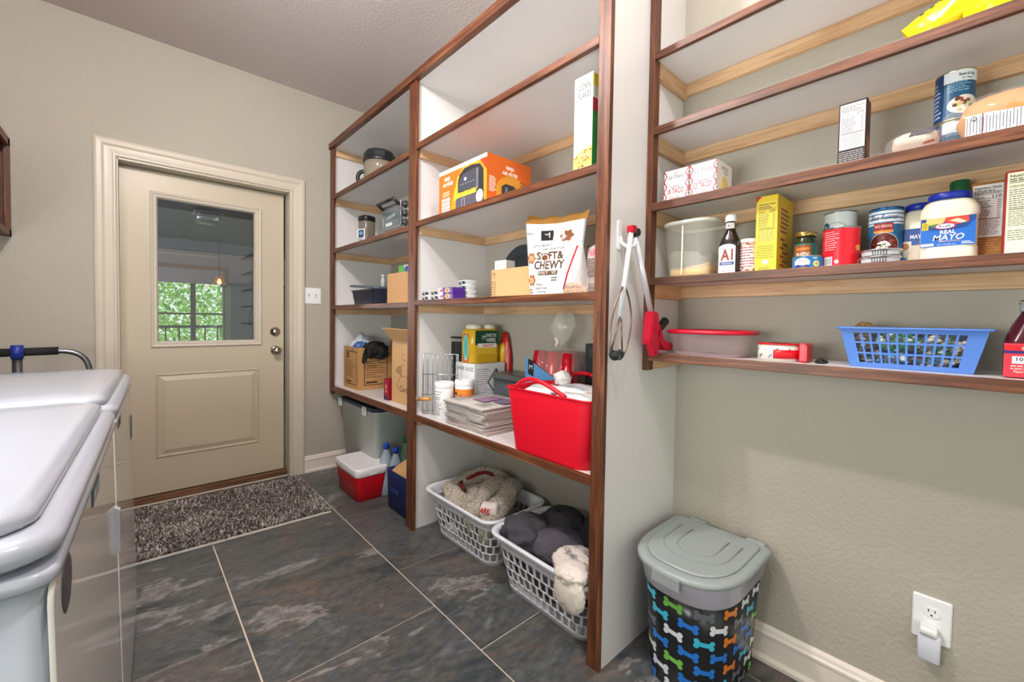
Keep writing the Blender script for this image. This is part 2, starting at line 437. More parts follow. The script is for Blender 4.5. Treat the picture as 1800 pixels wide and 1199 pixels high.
door_part('door_slab', bm, DOORP)
def frame_ring(bm, x0, x1, z0, z1, prof):
    """prof: (inset from outer rectangle, height proud of the door face)"""
    loft(bm, [[Vector((x, YF - h, z)) for x, z in ((x0 + a, z0 + a), (x1 - a, z0 + a), (x1 - a, z1 - a), (x0 + a, z1 - a))] for a, h in prof], False, False, smooth=False)
bm = new(); frame_ring(bm, .096, .694, .955, 1.914, [(0, 0), (.001, .009), (.007, .014), (.014, .012), (.018, .006), (.026, .008), (.033, .003), (.038, -.018)]); door_part('glass_frame', bm, TRIMP)
bm = new(); frame_ring(bm, .116, .677, .262, .792, [(0, .0005), (.004, .006), (.010, .007), (.016, .001), (.020, .0008), (.046, .009), (.0462, .009)]); 
box(bm, (.162, YF - .009, .308), (.631, YF - .002, .746)); door_part('raised_panel', bm, DOORP)
def glass_mat():
    m = bpy.data.materials.new('window_glass'); m.use_nodes = True; nt = m.node_tree
    for n in list(nt.nodes):
        if n.type != 'OUTPUT_MATERIAL': nt.nodes.remove(n)
    out = [n for n in nt.nodes if n.type == 'OUTPUT_MATERIAL'][0]
    t = nt.nodes.new('ShaderNodeBsdfTransparent'); t.inputs[0].default_value = (0.93, 0.95, 0.97, 1)
    g = nt.nodes.new('ShaderNodeBsdfGlossy'); g.inputs['Roughness'].default_value = 0.0; g.inputs[0].default_value = (1, 1, 1, 1)
    fr = nt.nodes.new('ShaderNodeFresnel'); fr.inputs['IOR'].default_value = 1.5
    mx = nt.nodes.new('ShaderNodeMixShader'); nt.links.new(fr.outputs[0], mx.inputs[0]); nt.links.new(t.outputs[0], mx.inputs[1]); nt.links.new(g.outputs[0], mx.inputs[2]); nt.links.new(mx.outputs[0], out.inputs['Surface'])
    return m
GLASS = glass_mat()
bm = new(); box(bm, (gx0, YF + .016, gz0), (gx1, YF + .022, gz1)); door_part('glass_pane', bm, GLASS)
CHROME = mat((190, 182, 170), 0.14, 1.0, var=0.02)
def knob_part(name, x, z, prof):
    bm = new(); lathe(bm, prof, 24)
    bmesh.ops.rotate(bm, verts=bm.verts, cent=(0, 0, 0), matrix=Matrix.Rotation(PI / 2, 3, 'X'))
    bmesh.ops.translate(bm, verts=bm.verts, vec=(x, YF, z)); o = obj(name, bm, CHROME, door); return o
knob_part('deadbolt', .779, 1.049, [(.033, 0), (.033, .006), (.030, .012), (.022, .016), (.018, .024), (.012, .026), (0, .026)])
bm = new(); box(bm, (.768, YF - .042, 1.043), (.790, YF - .024, 1.055), .003); obj('thumb_turn', bm, CHROME, door)
knob_part('door_knob', .782, .914, [(.033, 0), (.033, .005), (.026, .010), (.012, .014), (.011, .034), (.020, .042), (.027, .052), (.028, .062), (.022, .071), (.010, .075), (0, .075)])

# ------------------------------------------------------------------ the space beyond the door
GW = wall_mat('garage_wall', (170, 158, 160), 0.2, 40)
YG = 9.0
bm = new(); 
gwx0, gwx1, gwz0, gwz1 = 0.30, 1.235, 0.55, 1.94
for a, b in (((-2.5, YG, 0), (gwx0, YG + .12, 2.56)), ((gwx1, YG, 0), (3.4, YG + .12, 2.56)), ((gwx0, YG, gwz1), (gwx1, YG + .12, 2.56)), ((gwx0, YG, 0), (gwx1, YG + .12, gwz0))): box(bm, a, b)
struct(obj('wall_far', bm, GW))
DARKC = wall_mat('dark_tarpaulin', (46, 52, 70), 1.0, 6, 0.5)
bm = new()
n1, n2 = 46, 24; vs = [[bm.verts.new((-2.5 + 5.9 * i / n1, 3.446 + (YG + .05 - 3.446) * j / n2, 2.42 + 0.035 * math.sin(i * 2.1 + 0.8 * noise.noise((i * .4, j * .2, 0))) * (0.3 + 0.7 * j / n2) + .03 * noise.noise((i * .5, j * .5, 3)))) for j in range(n2 + 1)] for i in range(n1 + 1)]
for i in range(n1):
    for j in range(n2): bm.faces.new((vs[i][j], vs[i + 1][j], vs[i + 1][j + 1], vs[i][j + 1])).smooth = True
struct(obj('ceiling', bm, DARKC))
struct(bxo('floor', (-2.5, 3.53, -.08), (3.4, YG + .12, -.02), mat((110, 108, 105), .8)))
struct(bxo('wall_far_left', (-2.6, 3.446, -.02), (-2.5, YG + .12, 2.56), GW)); struct(bxo('wall_far_right', (3.4, 3.446, -.02), (3.5, YG + .12, 2.56), GW))
# heavy beam, ledge and window trim on the far wall
struct(bxo('trim_4', (-2.5, YG - .22, 2.24), (3.4, YG - .005, 2.40), mat((92, 96, 112), .5)))
struct(bxo('trim_5', (-.6, YG - .03, 2.165), (1.22, YG, 2.19), TRIMP))
bm = new()
for a, b in (((gwx0 - .09, YG - .02, gwz0 - .09), (gwx0, YG, gwz1 + .07)), ((gwx1, YG - .02, gwz0 - .09), (gwx1 + .06, YG, gwz1 + .07)), ((gwx0, YG - .02, gwz1), (gwx1, YG, gwz1 + .07)), ((gwx0, YG - .02, gwz0 - .09), (gwx1, YG, gwz0))): box(bm, a, b)
struct(obj('trim_6', bm, mat((150, 112, 92), .5)))
win = struct(bpy.data.objects.new('window_1', None)); C.objects.link(win)
BRN = mat((88, 66, 54), .5)
bxo('mullion', (.775, YG + .02, gwz0), (.845, YG + .07, gwz1), BRN, win)
bxo('window_rail', (gwx0, YG + .03, 1.165), (gwx1, YG + .06, 1.195), BRN, win)
bxo('window_blind', (gwx0, YG + .01, 1.70), (gwx1, YG + .05, gwz1), mat((176, 164, 172), .7), win)
bm = new(); box(bm, (gwx0, YG + .075, gwz0), (gwx1, YG + .08, gwz1)); obj('glass_pane', bm, GLASS, win)
# trees outside the far window
bm = new(); r = random.Random(3)
for k in range(11000):
    p = Vector((r.uniform(-.9, 2.6), r.uniform(10.4, 12.0), r.uniform(-.4, 2.9))); s = r.uniform(.022, .062)
    a = Vector((r.uniform(-1, 1), r.uniform(-.4, .4), r.uniform(-1, 1))).normalized() * s; b = a.cross(Vector((r.uniform(-.5, .5), 1, r.uniform(-.5, .5)))).normalized() * s * .5
    f = bm.faces.new([bm.verts.new(q) for q in (p - a, p + b, p + a, p - b)]); f.material_index = r.choice((0, 0, 1, 2))
fo = obj('tree_foliage', bm, [mat((160, 214, 90), .6), mat((104, 170, 70), .6), mat((214, 238, 160), .6)], smooth='keep'); fo['kind'] = 'stuff'; tag(fo, 'bright green tree leaves seen through the far window', 'foliage')
t = thing('deck_railing', 'dark deck railing outside the far window behind the door glass', 'railing', (.7, 10.2, -.02))
DK = mat((50, 46, 44), .6)
bxo('top_rail', (-1.2, -.03, .93), (1.6, .03, .98), DK, t); bxo('bottom_rail', (-1.2, -.02, .12), (1.6, .02, .16), DK, t)
for k in range(15): bxo('baluster', (-1.2 + k * .2 - .012, -.012, .16), (-1.2 + k * .2 + .012, .012, .93), DK, t)
for sx in (-1.2, 1.6): bxo('post', (sx - .04, -.04, 0), (sx + .04, .04, 1.02), DK, t)
# fixture on the dark ceiling, pendant, tall grey cabinet
t = thing('ceiling_fixture', 'silvery puffed square fixture under the dark ceiling beyond the door', 'ceiling light', (.72, 6.35, 2.405))
bm = new(); rloft(bm, [(.16, .16, .03, 0), (.24, .24, .05, -.02), (.26, .26, .06, -.07), (.23, .23, .06, -.115), (.12, .12, .05, -.135)]); bmesh.ops.subdivide_edges(bm, edges=bm.edges, cuts=1)
for v in bm.verts: v.co += Vector((0, 0, .012 * noise.noise(v.co * 22)))
obj('foil_shade', bm, mat((170, 176, 182), .25, 1.0), t, smooth=True)
bm = new(); rloft(bm, [(.30, .30, .02, 0), (.30, .30, .02, -.015)]); obj('ceiling_plate', bm, mat((120, 124, 130), .4, .6), t)
t = thing('pendant_lamp', 'glowing orange pendant lamp in front of the far window', 'lamp', (1.10, 8.4, 1.72))
bm = new(); lathe(bm, [(.02, .09), (.055, .05), (.085, -.03), (.088, -.04)], 18, cap1=False); obj('glass_shade', bm, mat((200, 130, 70), .3, alpha=.75), t)
bm = new(); lathe(bm, [(.012, .04), (.03, .0), (.032, -.03), (.0, -.05)], 12); obj('bulb', bm, mat((255, 206, 140), .4, emit=5.0), t)
bm = new(); tube(bm, [(0, 0, .08), (0, 0, .68)], .006, 6); obj('cord', bm, DK, t)
t = thing('tall_cabinet', 'dark grey tall cabinet right of the far window beyond the door', 'cabinet', (1.75, 8.6, -.02))
CG = mat((84, 92, 94), .5)
bxo('body', (-.50, -.28, .05), (.60, .39, 1.68), CG, t)
for k in range(2):
    d = bxo('cabinet_door', (-.49 + k * .55, -.302, .08), (.04 + k * .55, -.281, 1.65), mat((96, 104, 106), .45), t)
    bxo('handle', (-.02 + k * .1, -.32, .85), (0 + k * .1, -.303, 1.0), CHROME, d)
bxo('cabinet_top', (-.56, -.34, 1.68), (.66, .39, 1.72), mat((60, 52, 50), .5), t)

# ------------------------------------------------------------------ tall built-in shelving
XF = 1.133
def shelf(parent, y0, y1, zt, xf, trim_h=.026, board=.018, xb=XR, e0=None, e1=None):
    s = bxo('shelf', (xf + .0192, y0, zt - board), (xb, y1, zt), MELA, parent)
    bm = new(); box(bm, (xf + .0004, e0, zt - trim_h), (xf + .0190, e1, zt + .001), .0015); obj('shelf_edging', bm, STAIN(1), s)
    return s
def cleat_set(parent, y0, y1, z, xf, h, back=True, lside=True, rside=True):
    if lside: bxo('cleat', (xf + .03, y1 - .019, z - h), (XR - .001, y1 - .0005, z - .0005), PINE(0), parent, .001)
    if rside: bxo('cleat', (xf + .03, y0 + .0005, z - h), (XR - .001, y0 + .019, z - .0005), PINE(0), parent, .001)
    if back: bxo('cleat', (XR - .020, y0 + .019, z - h), (XR - .001, y1 - .019, z - .0005), PINE(1), parent, .001)
tall = thing('tall_shelving', 'floor to ceiling white shelving with dark stained wood edges, two bays wide', 'shelving', (0, 0, 0))
Y0, YN, YM0, YM1, YE = .805, .826, 2.045, 2.064, 3.322
bxo('side_panel', (XF + .019, Y0, .0), (XR, YN, ZC), MELA, tall)
bxo('divider_panel', (XF + .019, YM0, .0), (XR, YM1, 2.42), MELA, tall)
bxo('end_panel', (XF + .019, 3.306, .575), (XR, YE, 2.42), MELA, tall)
bxo('top_board', (XF + .0195, YN, 2.42), (XR, YE, 2.436), MELA, tall)
def trimpost(y0, y1, z0, z1): bm = new(); box(bm, (XF, y0, z0), (XF + .0188, y1, z1), .0015); obj('post', bm, STAIN(2), tall)
trimpost(.803, .850, 0, ZC); trimpost(2.030, 2.105, 0, 2.421); trimpost(3.268, 3.3215, .577, 2.421)
bm = new(); box(bm, (XF - .012, .8505, 2.4215), (XF + .019, YE, 2.463), .0015); obj('top_beam', bm, STAIN(1), tall)
for zt in (2.085, 1.675, 1.256): shelf(tall, YN, YM0, zt, XF, e0=.8502, e1=2.0298); cleat_set(tall, YN, YM0, zt - .018, XF, .046)
shelf(tall, YN, YM0, .638, XF, .030, e0=.8502, e1=2.0298); cleat_set(tall, YN, YM0, .620, XF, .046)
for zt in (2.070, 1.667, 1.247): shelf(tall, YM1, 3.306, zt, XF, .028, e0=2.1052, e1=3.2678); cleat_set(tall, YM1, 3.306, zt - .018, XF, .046)
cleat_set(tall, YM1, 3.306, 2.42, XF, .046)
shelf(tall, YM1, 3.306, .637, XF, .034, e0=2.1052, e1=3.2678); cleat_set(tall, YM1, 3.306, .619, XF, .046)

# ------------------------------------------------------------------ pantry shelving on the right wall
XU = 1.365
pan = thing('pantry_shelving', 'shallow white wall shelves with stained edges and raw pine cleats', 'shelving', (0, 0, 0))
YP0, YP1 = -1.30, .8045
bm = new(); box(bm, (XU, .783, .987), (XU + .038, YP1, ZC - .001), .0015); obj('post', bm, STAIN(2), pan)
for zt, th in ((2.098, .022), (1.840, .025), (1.577, .027), (1.315, .024)):
    s = bxo('shelf', (XU + .016, YP0, zt - .016), (XR, YP1, zt), MELA, pan)
    bm = new(); box(bm, (XU, YP0, zt - th), (XU + .0158, .7828, zt + .001), .0015); obj('shelf_edging', bm, STAIN(1), s)
    bxo('cleat', (XU + .040, .785, zt - .016 - .052), (XR - .001, .8040, zt - .0165), PINE(0), pan, .001)
    bxo('cleat', (XR - .020, YP0, zt - .016 - .044), (XR - .001, .785, zt - .0165), PINE(1), pan, .001)
zt = 1.049
s = bxo('shelf', (XU + .016, YP0, zt - .016), (XR, YP1, zt), MELA, pan)
bm = new(); box(bm, (XU, YP0, zt - .026), (XU + .0158, .7828, zt + .001), .0015); obj('shelf_edging', bm, STAIN(1), s)
bxo('cleat', (XU + .040, .785, zt - .016 - .044), (XR - .001, .8040, zt - .0165), PINE(0), pan, .001)

# ------------------------------------------------------------------ washer and dryer
ENAMEL = mat((166, 171, 183), .14, var=.01, scale=2, spec=.6)
FRONTP = mat((218, 216, 212), .10, var=.01, scale=2, spec=.7)
def machine(name, label, cat, loc, rz, near):
    t = thing(name, label, cat, loc, rz)
    W, D = .775, .72; cx, cy = -D / 2, W / 2
    def sec(ins, z, r, fx=0.0):  # inset all round, fx pushes the front out
        return [Vector((x + (fx if x > cx else 0), y, z)) for x, y in rrect(D - 2 * ins, W - 2 * ins, r, 5, cx, cy)]
    bm = new(); loft(bm, [sec(.012, .02, .02, .016), sec(.002, .03, .02, .016), sec(.002, .60, .02, .004), sec(.002, .880, .02, .0)]); obj('body', bm, ENAMEL, t)
    bm = new(); loft(bm, [sec(-.004, .880, .022), sec(-.007, .883, .024), sec(-.007, .892, .024), sec(-.004, .896, .022)]); obj('trim_strip', bm, ENAMEL, t)
    bm = new(); loft(bm, [sec(.012, .8961, .03), sec(.008, .903, .035), sec(-.005, .906, .045), sec(-.009, .914, .05), sec(-.008, .923, .05), sec(.0, .930, .05), sec(.010, .932, .05), sec(.020, .932, .05)]); obj('top_cap', bm, ENAMEL, t)
    bm = new(); loft(bm, [sec(.016, .9322, .045), sec(.013, .935, .045), sec(.013, .945, .045), sec(.018, .952, .048), sec(.032, .956, .05), sec(.11, .9585, .05), sec(.26, .9595, .05)]); obj('lid', bm, ENAMEL, t)
    # front door panel follows the slope of the body
    bm = new()
    fr = lambda y, z, e: Vector((.016 * (1 - min(z, .6) / .6) * .75 + .004 * (1 - max(0, z - .6) / .28) + e - .002, y, z))
    P = rrect(W - .010, .84, .02, 3, cy, .455)
    loft(bm, [[fr(y, z, e) for y, z in P] for e in (0.0, .003)] + [[fr(cy + (y - cy) * .994, .455 + (z - .455) * .994, .0045) for y, z in P]], False, True); obj('front_panel', bm, FRONTP, t)
    bm = new(); lathe(bm, [(.034, 0), (.034, .0012), (.031, .002), (0, .002)], 24); bmesh.ops.rotate(bm, verts=bm.verts, cent=(0, 0, 0), matrix=Matrix.Rotation(PI / 2, 3, 'Y')); bmesh.ops.translate(bm, verts=bm.verts, vec=(-.002, .082 if near else .30, .848))
    if near:
        bmesh.ops.translate(bm, verts=bm.verts, vec=(.0045, 0, -.006)); obj('control_knob', bm, mat((72, 70, 72), .35), t)
    else: bm.free()
    for k in range(4):
        bm = new(); lathe(bm, [(.022, 0), (.022, .012), (.012, .014), (.012, .024)], 12, (-.06 if k % 2 else -D + .06, .06 if k < 2 else W - .06, 0)); obj('foot', bm, mat((50, 50, 52), .7), t)
    # pull handle at the far edge
    bm = new(); z0, z1 = (.585, .700) if near else (.68, .775)
    hp = .010 if near else .002; P = [(0, z0), (0, z1), (hp, z1 - .008), (hp, z0 + .008)]
    loft(bm, [[Vector((.006 + x, y, z)) for x, z in P] for y in (W - .050, W - .028)], True, True, smooth=False)
    obj('door_handle', bm, ENAMEL if near else mat((40, 52, 40), .5), t)
    # badge
    bx = (.33, .43, .842, .872) if near else (.12, .21, .850, .874)
    bm = new(); box(bm, (.000, bx[0], bx[2]), (.0048, bx[1], bx[3]), .0008); bd = obj('badge', bm, mat((58, 72, 92) if near else (112, 92, 84), .3, .3), t)
    pr = Print(planar((.0050, bx[0], bx[2]), (0, 1, 0), (0, 0, 1)))
    pr.rect(.012, .006, .05, .024, (150, 170, 190) if near else (60, 50, 48)); pr.rect(.058, .010, .09 if near else .08, .014, (190, 200, 210)); pr.rect(.058, .018, .085 if near else .078, .021, (190, 200, 210)); pr.build(bd)
    return t
machine('washing_machine', 'white laundry machine nearest the camera with dark round knob and blue badge', 'washing machine', (-.064, .632, 0), -2.2, True)
machine('clothes_dryer', 'white laundry machine farther back, next to the cream door', 'dryer', (-.033, 1.425, 0), -2.2, False)

# hand cart behind the machines
t = thing('folding_cart', 'grey tube cart handle with black foam grip and blue capped post', 'cart', (-.385, 3.0, 0))
STEEL = mat((128, 130, 134), .28, .9, var=.03)
U = [(-.235, 0, .12), (-.235, 0, .84)] + bez((-.235, 0, .86), (-.235, 0, .94), (-.20, 0, .965), (-.13, 0, .97), 6) + bez((.13, 0, .975), (.20, 0, .972), (.232, 0, .94), (.235, 0, .86), 8) + [(.235, 0, .84), (.235, 0, .12)]
bm = new(); tube(bm, U, .0125, 10); obj('handle_frame', bm, STEEL, t)
bm = new(); tube(bm, [(-.095, 0, .972), (.128, 0, .976)], .019, 12); obj('foam_grip', bm, mat((30, 31, 33), .85, bump=.2), t)
bm = new(); tube(bm, [(0, -.03, .12), (0, -.03, .955)], .017, 12); obj('center_post', bm, STEEL, t)
bm = new(); tube(bm, [(0, -.03, .945), (0, -.03, 1.008)], .021, 12); obj('post_cap', bm, mat((32, 52, 140), .4), t)
bm = new(); box(bm, (-.235, -.26, .03), (.235, 0, .045), .004); obj('toe_plate', bm, STEEL, t)
bm = new(); tube(bm, [(-.27, .03, .085), (.27, .03, .085)], .009, 8); obj('axle', bm, STEEL, t)
for sx in (-1, 1):
    bm = new(); lathe(bm, [(.05, -.02), (.085, -.016), (.085, .016), (.05, .02), (.02, .012), (.02, -.012)], 24, cap0=True, cap1=True); bmesh.ops.rotate(bm, verts=bm.verts, cent=(0, 0, 0), matrix=Matrix.Rotation(PI / 2, 3, 'Y')); bmesh.ops.translate(bm, verts=bm.verts, vec=(sx * .26, .03, .085)); obj('wheel', bm, mat((40, 40, 42), .7), t)

# wall cabinet at the left edge
t = thing('wall_cabinet', 'dark stained wood wall cabinet above the laundry machines at left edge', 'cabinet', (-.63, 2.45, 0))
cx0, cx1, cy0, cy1, cz0, cz1 = -.229, .170, -.90, .870, 1.545, 2.035
bxo('side_panel', (cx0, cy1 - .02, cz0), (cx1, cy1, cz1), STAIN(2), t); bxo('side_panel', (cx0, cy0, cz0), (cx1, cy0 + .02, cz1), STAIN(2), t)
bxo('top_panel', (cx0, cy0 + .02, cz1 - .02), (cx1, cy1 - .02, cz1), STAIN(1), t); bxo('bottom_panel', (cx0, cy0 + .02, cz0), (cx1, cy1 - .02, cz0 + .02), STAIN(1), t)
bxo('back_panel', (cx0, cy0 + .02, cz0 + .02), (cx0 + .008, cy1 - .02, cz1 - .02), STAIN(1), t)
bm = new()
for a, b in (((cx1, cy0, cz0), (cx1 + .018, cy0 + .04, cz1)), ((cx1, cy1 - .04, cz0), (cx1 + .018, cy1, cz1)), ((cx1, cy0, cz1 - .04), (cx1 + .018, cy1, cz1)), ((cx1, cy0, cz0), (cx1 + .018, cy1, cz0 + .03))): box(bm, a, b)
obj('face_frame', bm, STAIN(2), t)

# light switch and outlet
WPL = mat((236, 236, 238), .3, var=.01)
t = thing('light_switch', 'white double toggle switch plate beside the door casing', 'light switch', (1.008, YD, 1.315))
bm = new(); loft(bm, [[Vector((x, -e, z)) for x, z in rrect(.122 - 2 * i, .119 - 2 * i, .005, 3)] for i, e in ((0, 0), (0, .003), (.004, .006))]); obj('switch_plate', bm, WPL, t)
for sx in (-.024, .024):
    bm = new(); box(bm, (sx - .005, -.0068, -.012), (sx + .005, -.0058, .012)); obj('toggle_slot', bm, mat((150, 150, 152), .5), t)
    bm = new(); loft(bm, [[Vector((sx + x, -.006, z)) for x, z in rrect(.007, .010, .001, 2)], [Vector((sx + x, -.017, z - .007)) for x, z in rrect(.006, .007, .001, 2)]]); obj('toggle', bm, WPL, t)
t = thing('wall_outlet', 'white electrical outlet plate low on the right wall', 'outlet', (XR, .058, .356), -90)
bm = new(); loft(bm, [[Vector((x, -e, z)) for x, z in rrect(.078 - 2 * i, .123 - 2 * i, .005, 3)] for i, e in ((0, 0), (0, .003), (.004, .0065))]); obj('cover_plate', bm, WPL, t)
for sz in (.021, -.021):
    bm = new(); loft(bm, [[Vector((x, -e, z + sz)) for x, z in rrect(.034 - q, .028 - q, .013, 5)] for q, e in ((0, .006), (0, .0085), (.001, .009))]); rc = obj('receptacle', bm, WPL, t)
    pr = Print(planar((0, -.0091, sz), (1, 0, 0), (0, 0, 1)))
    pr.rect(-.0075, .001, -.0055, .009, INK); pr.rect(.0055, .002, .0075, .009, INK); pr.ell(0, -.007, .0027, .0025, INK, n=10); pr.build(rc, 'contact_slots')
t = thing('plug_in_adapter', 'white flat plug in adapter hanging from the lower outlet socket', 'adapter', (XR - .0092, .062, .335), -90)
bm = new(); rloft(bm, [(.034, .030, .006, -.010), (.036, .034, .007, .004), (.030, .028, .007, .012)]); bmesh.ops.translate(bm, verts=bm.verts, vec=(0, -.0175, 0)); obj('plug_head', bm, WPL, t)
bm = new(); rloft(bm, [(.040, .014, .005, -.080), (.044, .018, .006, -.076), (.046, .020, .006, -.012), (.042, .016, .006, -.006)]); bmesh.ops.translate(bm, verts=bm.verts, vec=(.002, -.020, 0)); obj('adapter_body', bm, mat((214, 216, 226), .25, var=.01), t)

# ------------------------------------------------------------------ builders for goods
def carton(name, label, cat, loc, rz, w, d, h, rgb, rough=0.5, bev=.0012, group=None, part='carton', var=.04):
    t = thing(name, label, cat, loc, rz, group)
    bm = new(); box(bm, (-w / 2, -d / 2, 0), (w / 2, d / 2, h), bev, seg=1); obj(part, bm, mat(rgb, rough, var=var), t)
    return t
def nutrition(p, u0, v0, u1, v1, num='', paper=(240, 238, 234), h=1):
    W, H = u1 - u0, v1 - v0
    p.rect(u0, v0, u1, v1, paper, h); m = W * .05
    p.text('Nutrition Facts', (u0 + u1) / 2, v1 - H * .085, H * .045 if H < .3 else .01, INK, h + 1, width=W * .88, bold=.02)
    p.lines(u0 + m, v1 - H * .17, u1 - m, v1 - H * .10, 2, (70, 70, 72), h + 1)
    p.rect(u0 + m, v1 - H * .19, u1 - m, v1 - H * .18, INK, h + 1)
    p.text('Calories', u0 + m, v1 - H * .255, H * .03, INK, h + 1, align='l', width=W * .35, bold=.02)
    if num: p.text(num, u1 - m, v1 - H * .255, H * .042, INK, h + 1, align='r', width=W * .10 * len(num), bold=.02)
    p.rect(u0 + m, v1 - H * .275, u1 - m, v1 - H * .268, INK, h + 1)
    p.lines(u0 + m, v0 + H * .36, u0 + W * .7, v1 - H * .29, 9, (80, 80, 82), h + 1, .4)
    p.lines(u0 + W * .82, v0 + H * .36, u1 - m, v1 - H * .29, 9, (80, 80, 82), h + 1, .4, .1)
    p.rect(u0 + m, v0 + H * .335, u1 - m, v0 + H * .35, INK, h + 1)
    p.lines(u0 + m, v0 + H * .04, u1 - m, v0 + H * .32, 10, (95, 95, 97), h + 1, .4, .15)
def crumple(bm, r, seed=0, amp=.25, freq=1.6, sub=4, flat=None, mi=0, ridge=True):
    g = bmesh.ops.create_icosphere(bm, subdivisions=sub, radius=1.0)
    s = Vector((seed * 7.3, seed * 3.1, seed * 1.7))
    for v in g['verts']:
        d = v.co.normalized(); n = 0; f = freq; a = 1.0
        for k in range(4):
            x = noise.noise(d * f + s); n += a * ((1 - abs(x) * 2) if ridge else x * 1.5); f *= 2.0; a *= .5
        q = d * (1 + amp * (n - .6))
        v.co = Vector((q.x * r[0], q.y * r[1], q.z * r[2]))
        if flat is not None and v.co.z < flat: v.co.z = flat + (v.co.z - flat) * .02
    for f in bm.faces: f.smooth = True
def pillow_map(w, h, t, wt=None, seed=0, wr=.004, sag=None, pin=True):
    """surface of a filled pouch: u, v in metres on the front face; side = -1 front, +1 back"""
    wt = wt or w
    def F(u, v, side=-1, e=0.0):
        q = max(0.0, min(1.0, v / h)); ww = w + (wt - w) * q; a = max(-1, min(1, 2 * u / w))
        prof = (1 - abs(a) ** 3.0) ** .6 if abs(a) < 1 else 0.0
        top = (1 - q ** 3) ** .7 if pin else (1 - .8 * q)
        bot = min(1, .35 + q * 4) 
        th = t / 2 * prof * top * bot + .0008
        n = wr * noise.noise((u * 18 + seed, v * 18, side * 3)) + wr * .6 * noise.noise((u * 45 + seed, v * 45, side * 5))
        zz = v + (sag(a) * q if sag else 0)
        return Vector((a * ww / 2, side * (th + n * prof + e), zz))
    return F
def pouch(name, parent, F, w, h, m, nu=18, nv=20):
    bm = new(); rows = {}
    for side in (-1, 1):
        rows[side] = [[bm.verts.new(F(-w / 2 + w * i / nu, h * j / nv, side)) for i in range(nu + 1)] for j in range(nv + 1)]
        for j in range(nv):
            for i in range(nu):
                f = bm.faces.new((rows[side][j][i], rows[side][j][i + 1], rows[side][j + 1][i + 1], rows[side][j + 1][i])); f.smooth = True
    bmesh.ops.remove_doubles(bm, verts=bm.verts, dist=.0018)
    return obj(name, bm, m, parent)
def wrap(F):
    G = lambda u, v, h: F(u, v, -1, h * 1.6 + .0006)
    G.step = .012
    return G
def can(name, label, loc, r, h, cat='can', rz=-90, group=None, body=(150, 152, 156), rim=True):
    t = thing(name, label, cat, loc, rz, group)
    bm = new(); lathe(bm, [(r * .93, 0), (r * 1.01, .001), (r * 1.01, .003), (r * .975, .005), (r * .975, h - .005), (r * 1.01, h - .003), (r * 1.01, h - .001), (r * .93, h), (r * .9, h - .003), (0, h - .003)], 32)
    obj('tin', bm, mat(body, .25, .9, var=.02), t)
    return t
def band(p, r, v0, v1, c, a0=-PI, a1=PI, h=1):
    n = max(4, int(abs(a1 - a0) * 7)); p.grid(a0 * r, v0, a1 * r, v1, c, h, n, 1)
CLEAR = mat((232, 236, 236), .12, alpha=.22, var=.0, spec=.6)
FROST = mat((226, 228, 222), .3, alpha=.42, var=.02)

# ================================================================== far bay
# F1: big lidded pot
t = thing('slow_juicer_pot', 'round taupe pot with thick black lid on the top far shelf', 'pot', (1.285, 2.80, 2.0705), -60)
bm = new(); lathe(bm, [(.092, 0), (.100, .006), (.104, .12), (.104, .150)], 32); obj('glass_bowl', bm, mat((150, 140, 122), .12, alpha=.8), t)
bm = new(); loft(bm, [[Vector((r * math.cos(2 * PI * k / 32) , r * math.sin(2 * PI * k / 32), z)) for k in range(32)] for r, z in ((.107, .148), (.110, .152), (.110, .168), (.106, .172))]); obj('rim_ring', bm, mat((60, 60, 62), .3, .6), t)
bm = new(); lathe(bm, [(.104, .172), (.107, .178), (.104, .208), (.092, .224), (.05, .228), (0, .228)], 10, smooth=False); obj('lid', bm, mat((34, 40, 42), .35), t)
bm = new(); tube(bm, bez((-.10, -.02, .10), (-.165, -.04, .11), (-.165, -.04, .02), (-.11, -.03, .008), 12), .014, 8); obj('handle', bm, mat((38, 42, 46), .4), t)
t = thing('wire_stand', 'tiny wire hook stand left of the lidded pot', 'stand', (1.20, 2.985, 2.0705))
bm = new(); tube(bm, [(0, -.02, 0), (0, 0, .045), (0, .02, 0)], .0018, 6); tube(bm, [(-.012, .0, .045), (.012, 0, .045)], .0018, 6); obj('wire', bm, STEEL, t)
# F2: canister and toaster oven
t = thing('label_canister', 'clear canister with black lid and blue printed label beside the toaster oven', 'canister', (1.225, 2.865, 1.6675), -75)
bm = new(); rloft(bm, [(.086, .086, .022, 0), (.092, .092, .025, .005), (.092, .092, .025, .150), (.088, .088, .024, .156)]); obj('jar', bm, mat((120, 112, 100), .2, alpha=.85), t)
bm = new(); rloft(bm, [(.092, .092, .025, .1565), (.096, .096, .026, .160), (.096, .096, .026, .186), (.088, .088, .024, .192)]); obj('lid', bm, mat((26, 27, 30), .35), t)
p = Print(planar((-.046, -.0465, 0), (1, 0, 0), (0, 0, 1))); p.rect(.004, .01, .088, .10, (214, 220, 224)); p.rect(.02, .042, .072, .092, (26, 52, 84), 2); p.ell(.046, .070, .018, .014, (120, 160, 190), 3); p.lines(.012, .014, .08, .04, 5, (60, 66, 74), 2); p.build(t)
TW, TD, TH = .345, .26, .200
t = thing('toaster_oven', 'silver toaster oven with glass door, black handle and three knobs', 'toaster oven', (1.315, 2.365, 1.6675), -90)
bm = new(); box(bm, (-TW / 2, -TD / 2, .012), (TW / 2, TD / 2, TH), .008); obj('body', bm, mat((170, 172, 174), .25, .85, var=.02), t)
for sx in (-1, 1):
    for sy in (-1, 1):
        bm = new(); lathe(bm, [(.010, 0), (.012, .012)], 10, (sx * (TW / 2 - .03), sy * (TD / 2 - .03), 0)); obj('foot', bm, mat((30, 30, 30), .6), t)
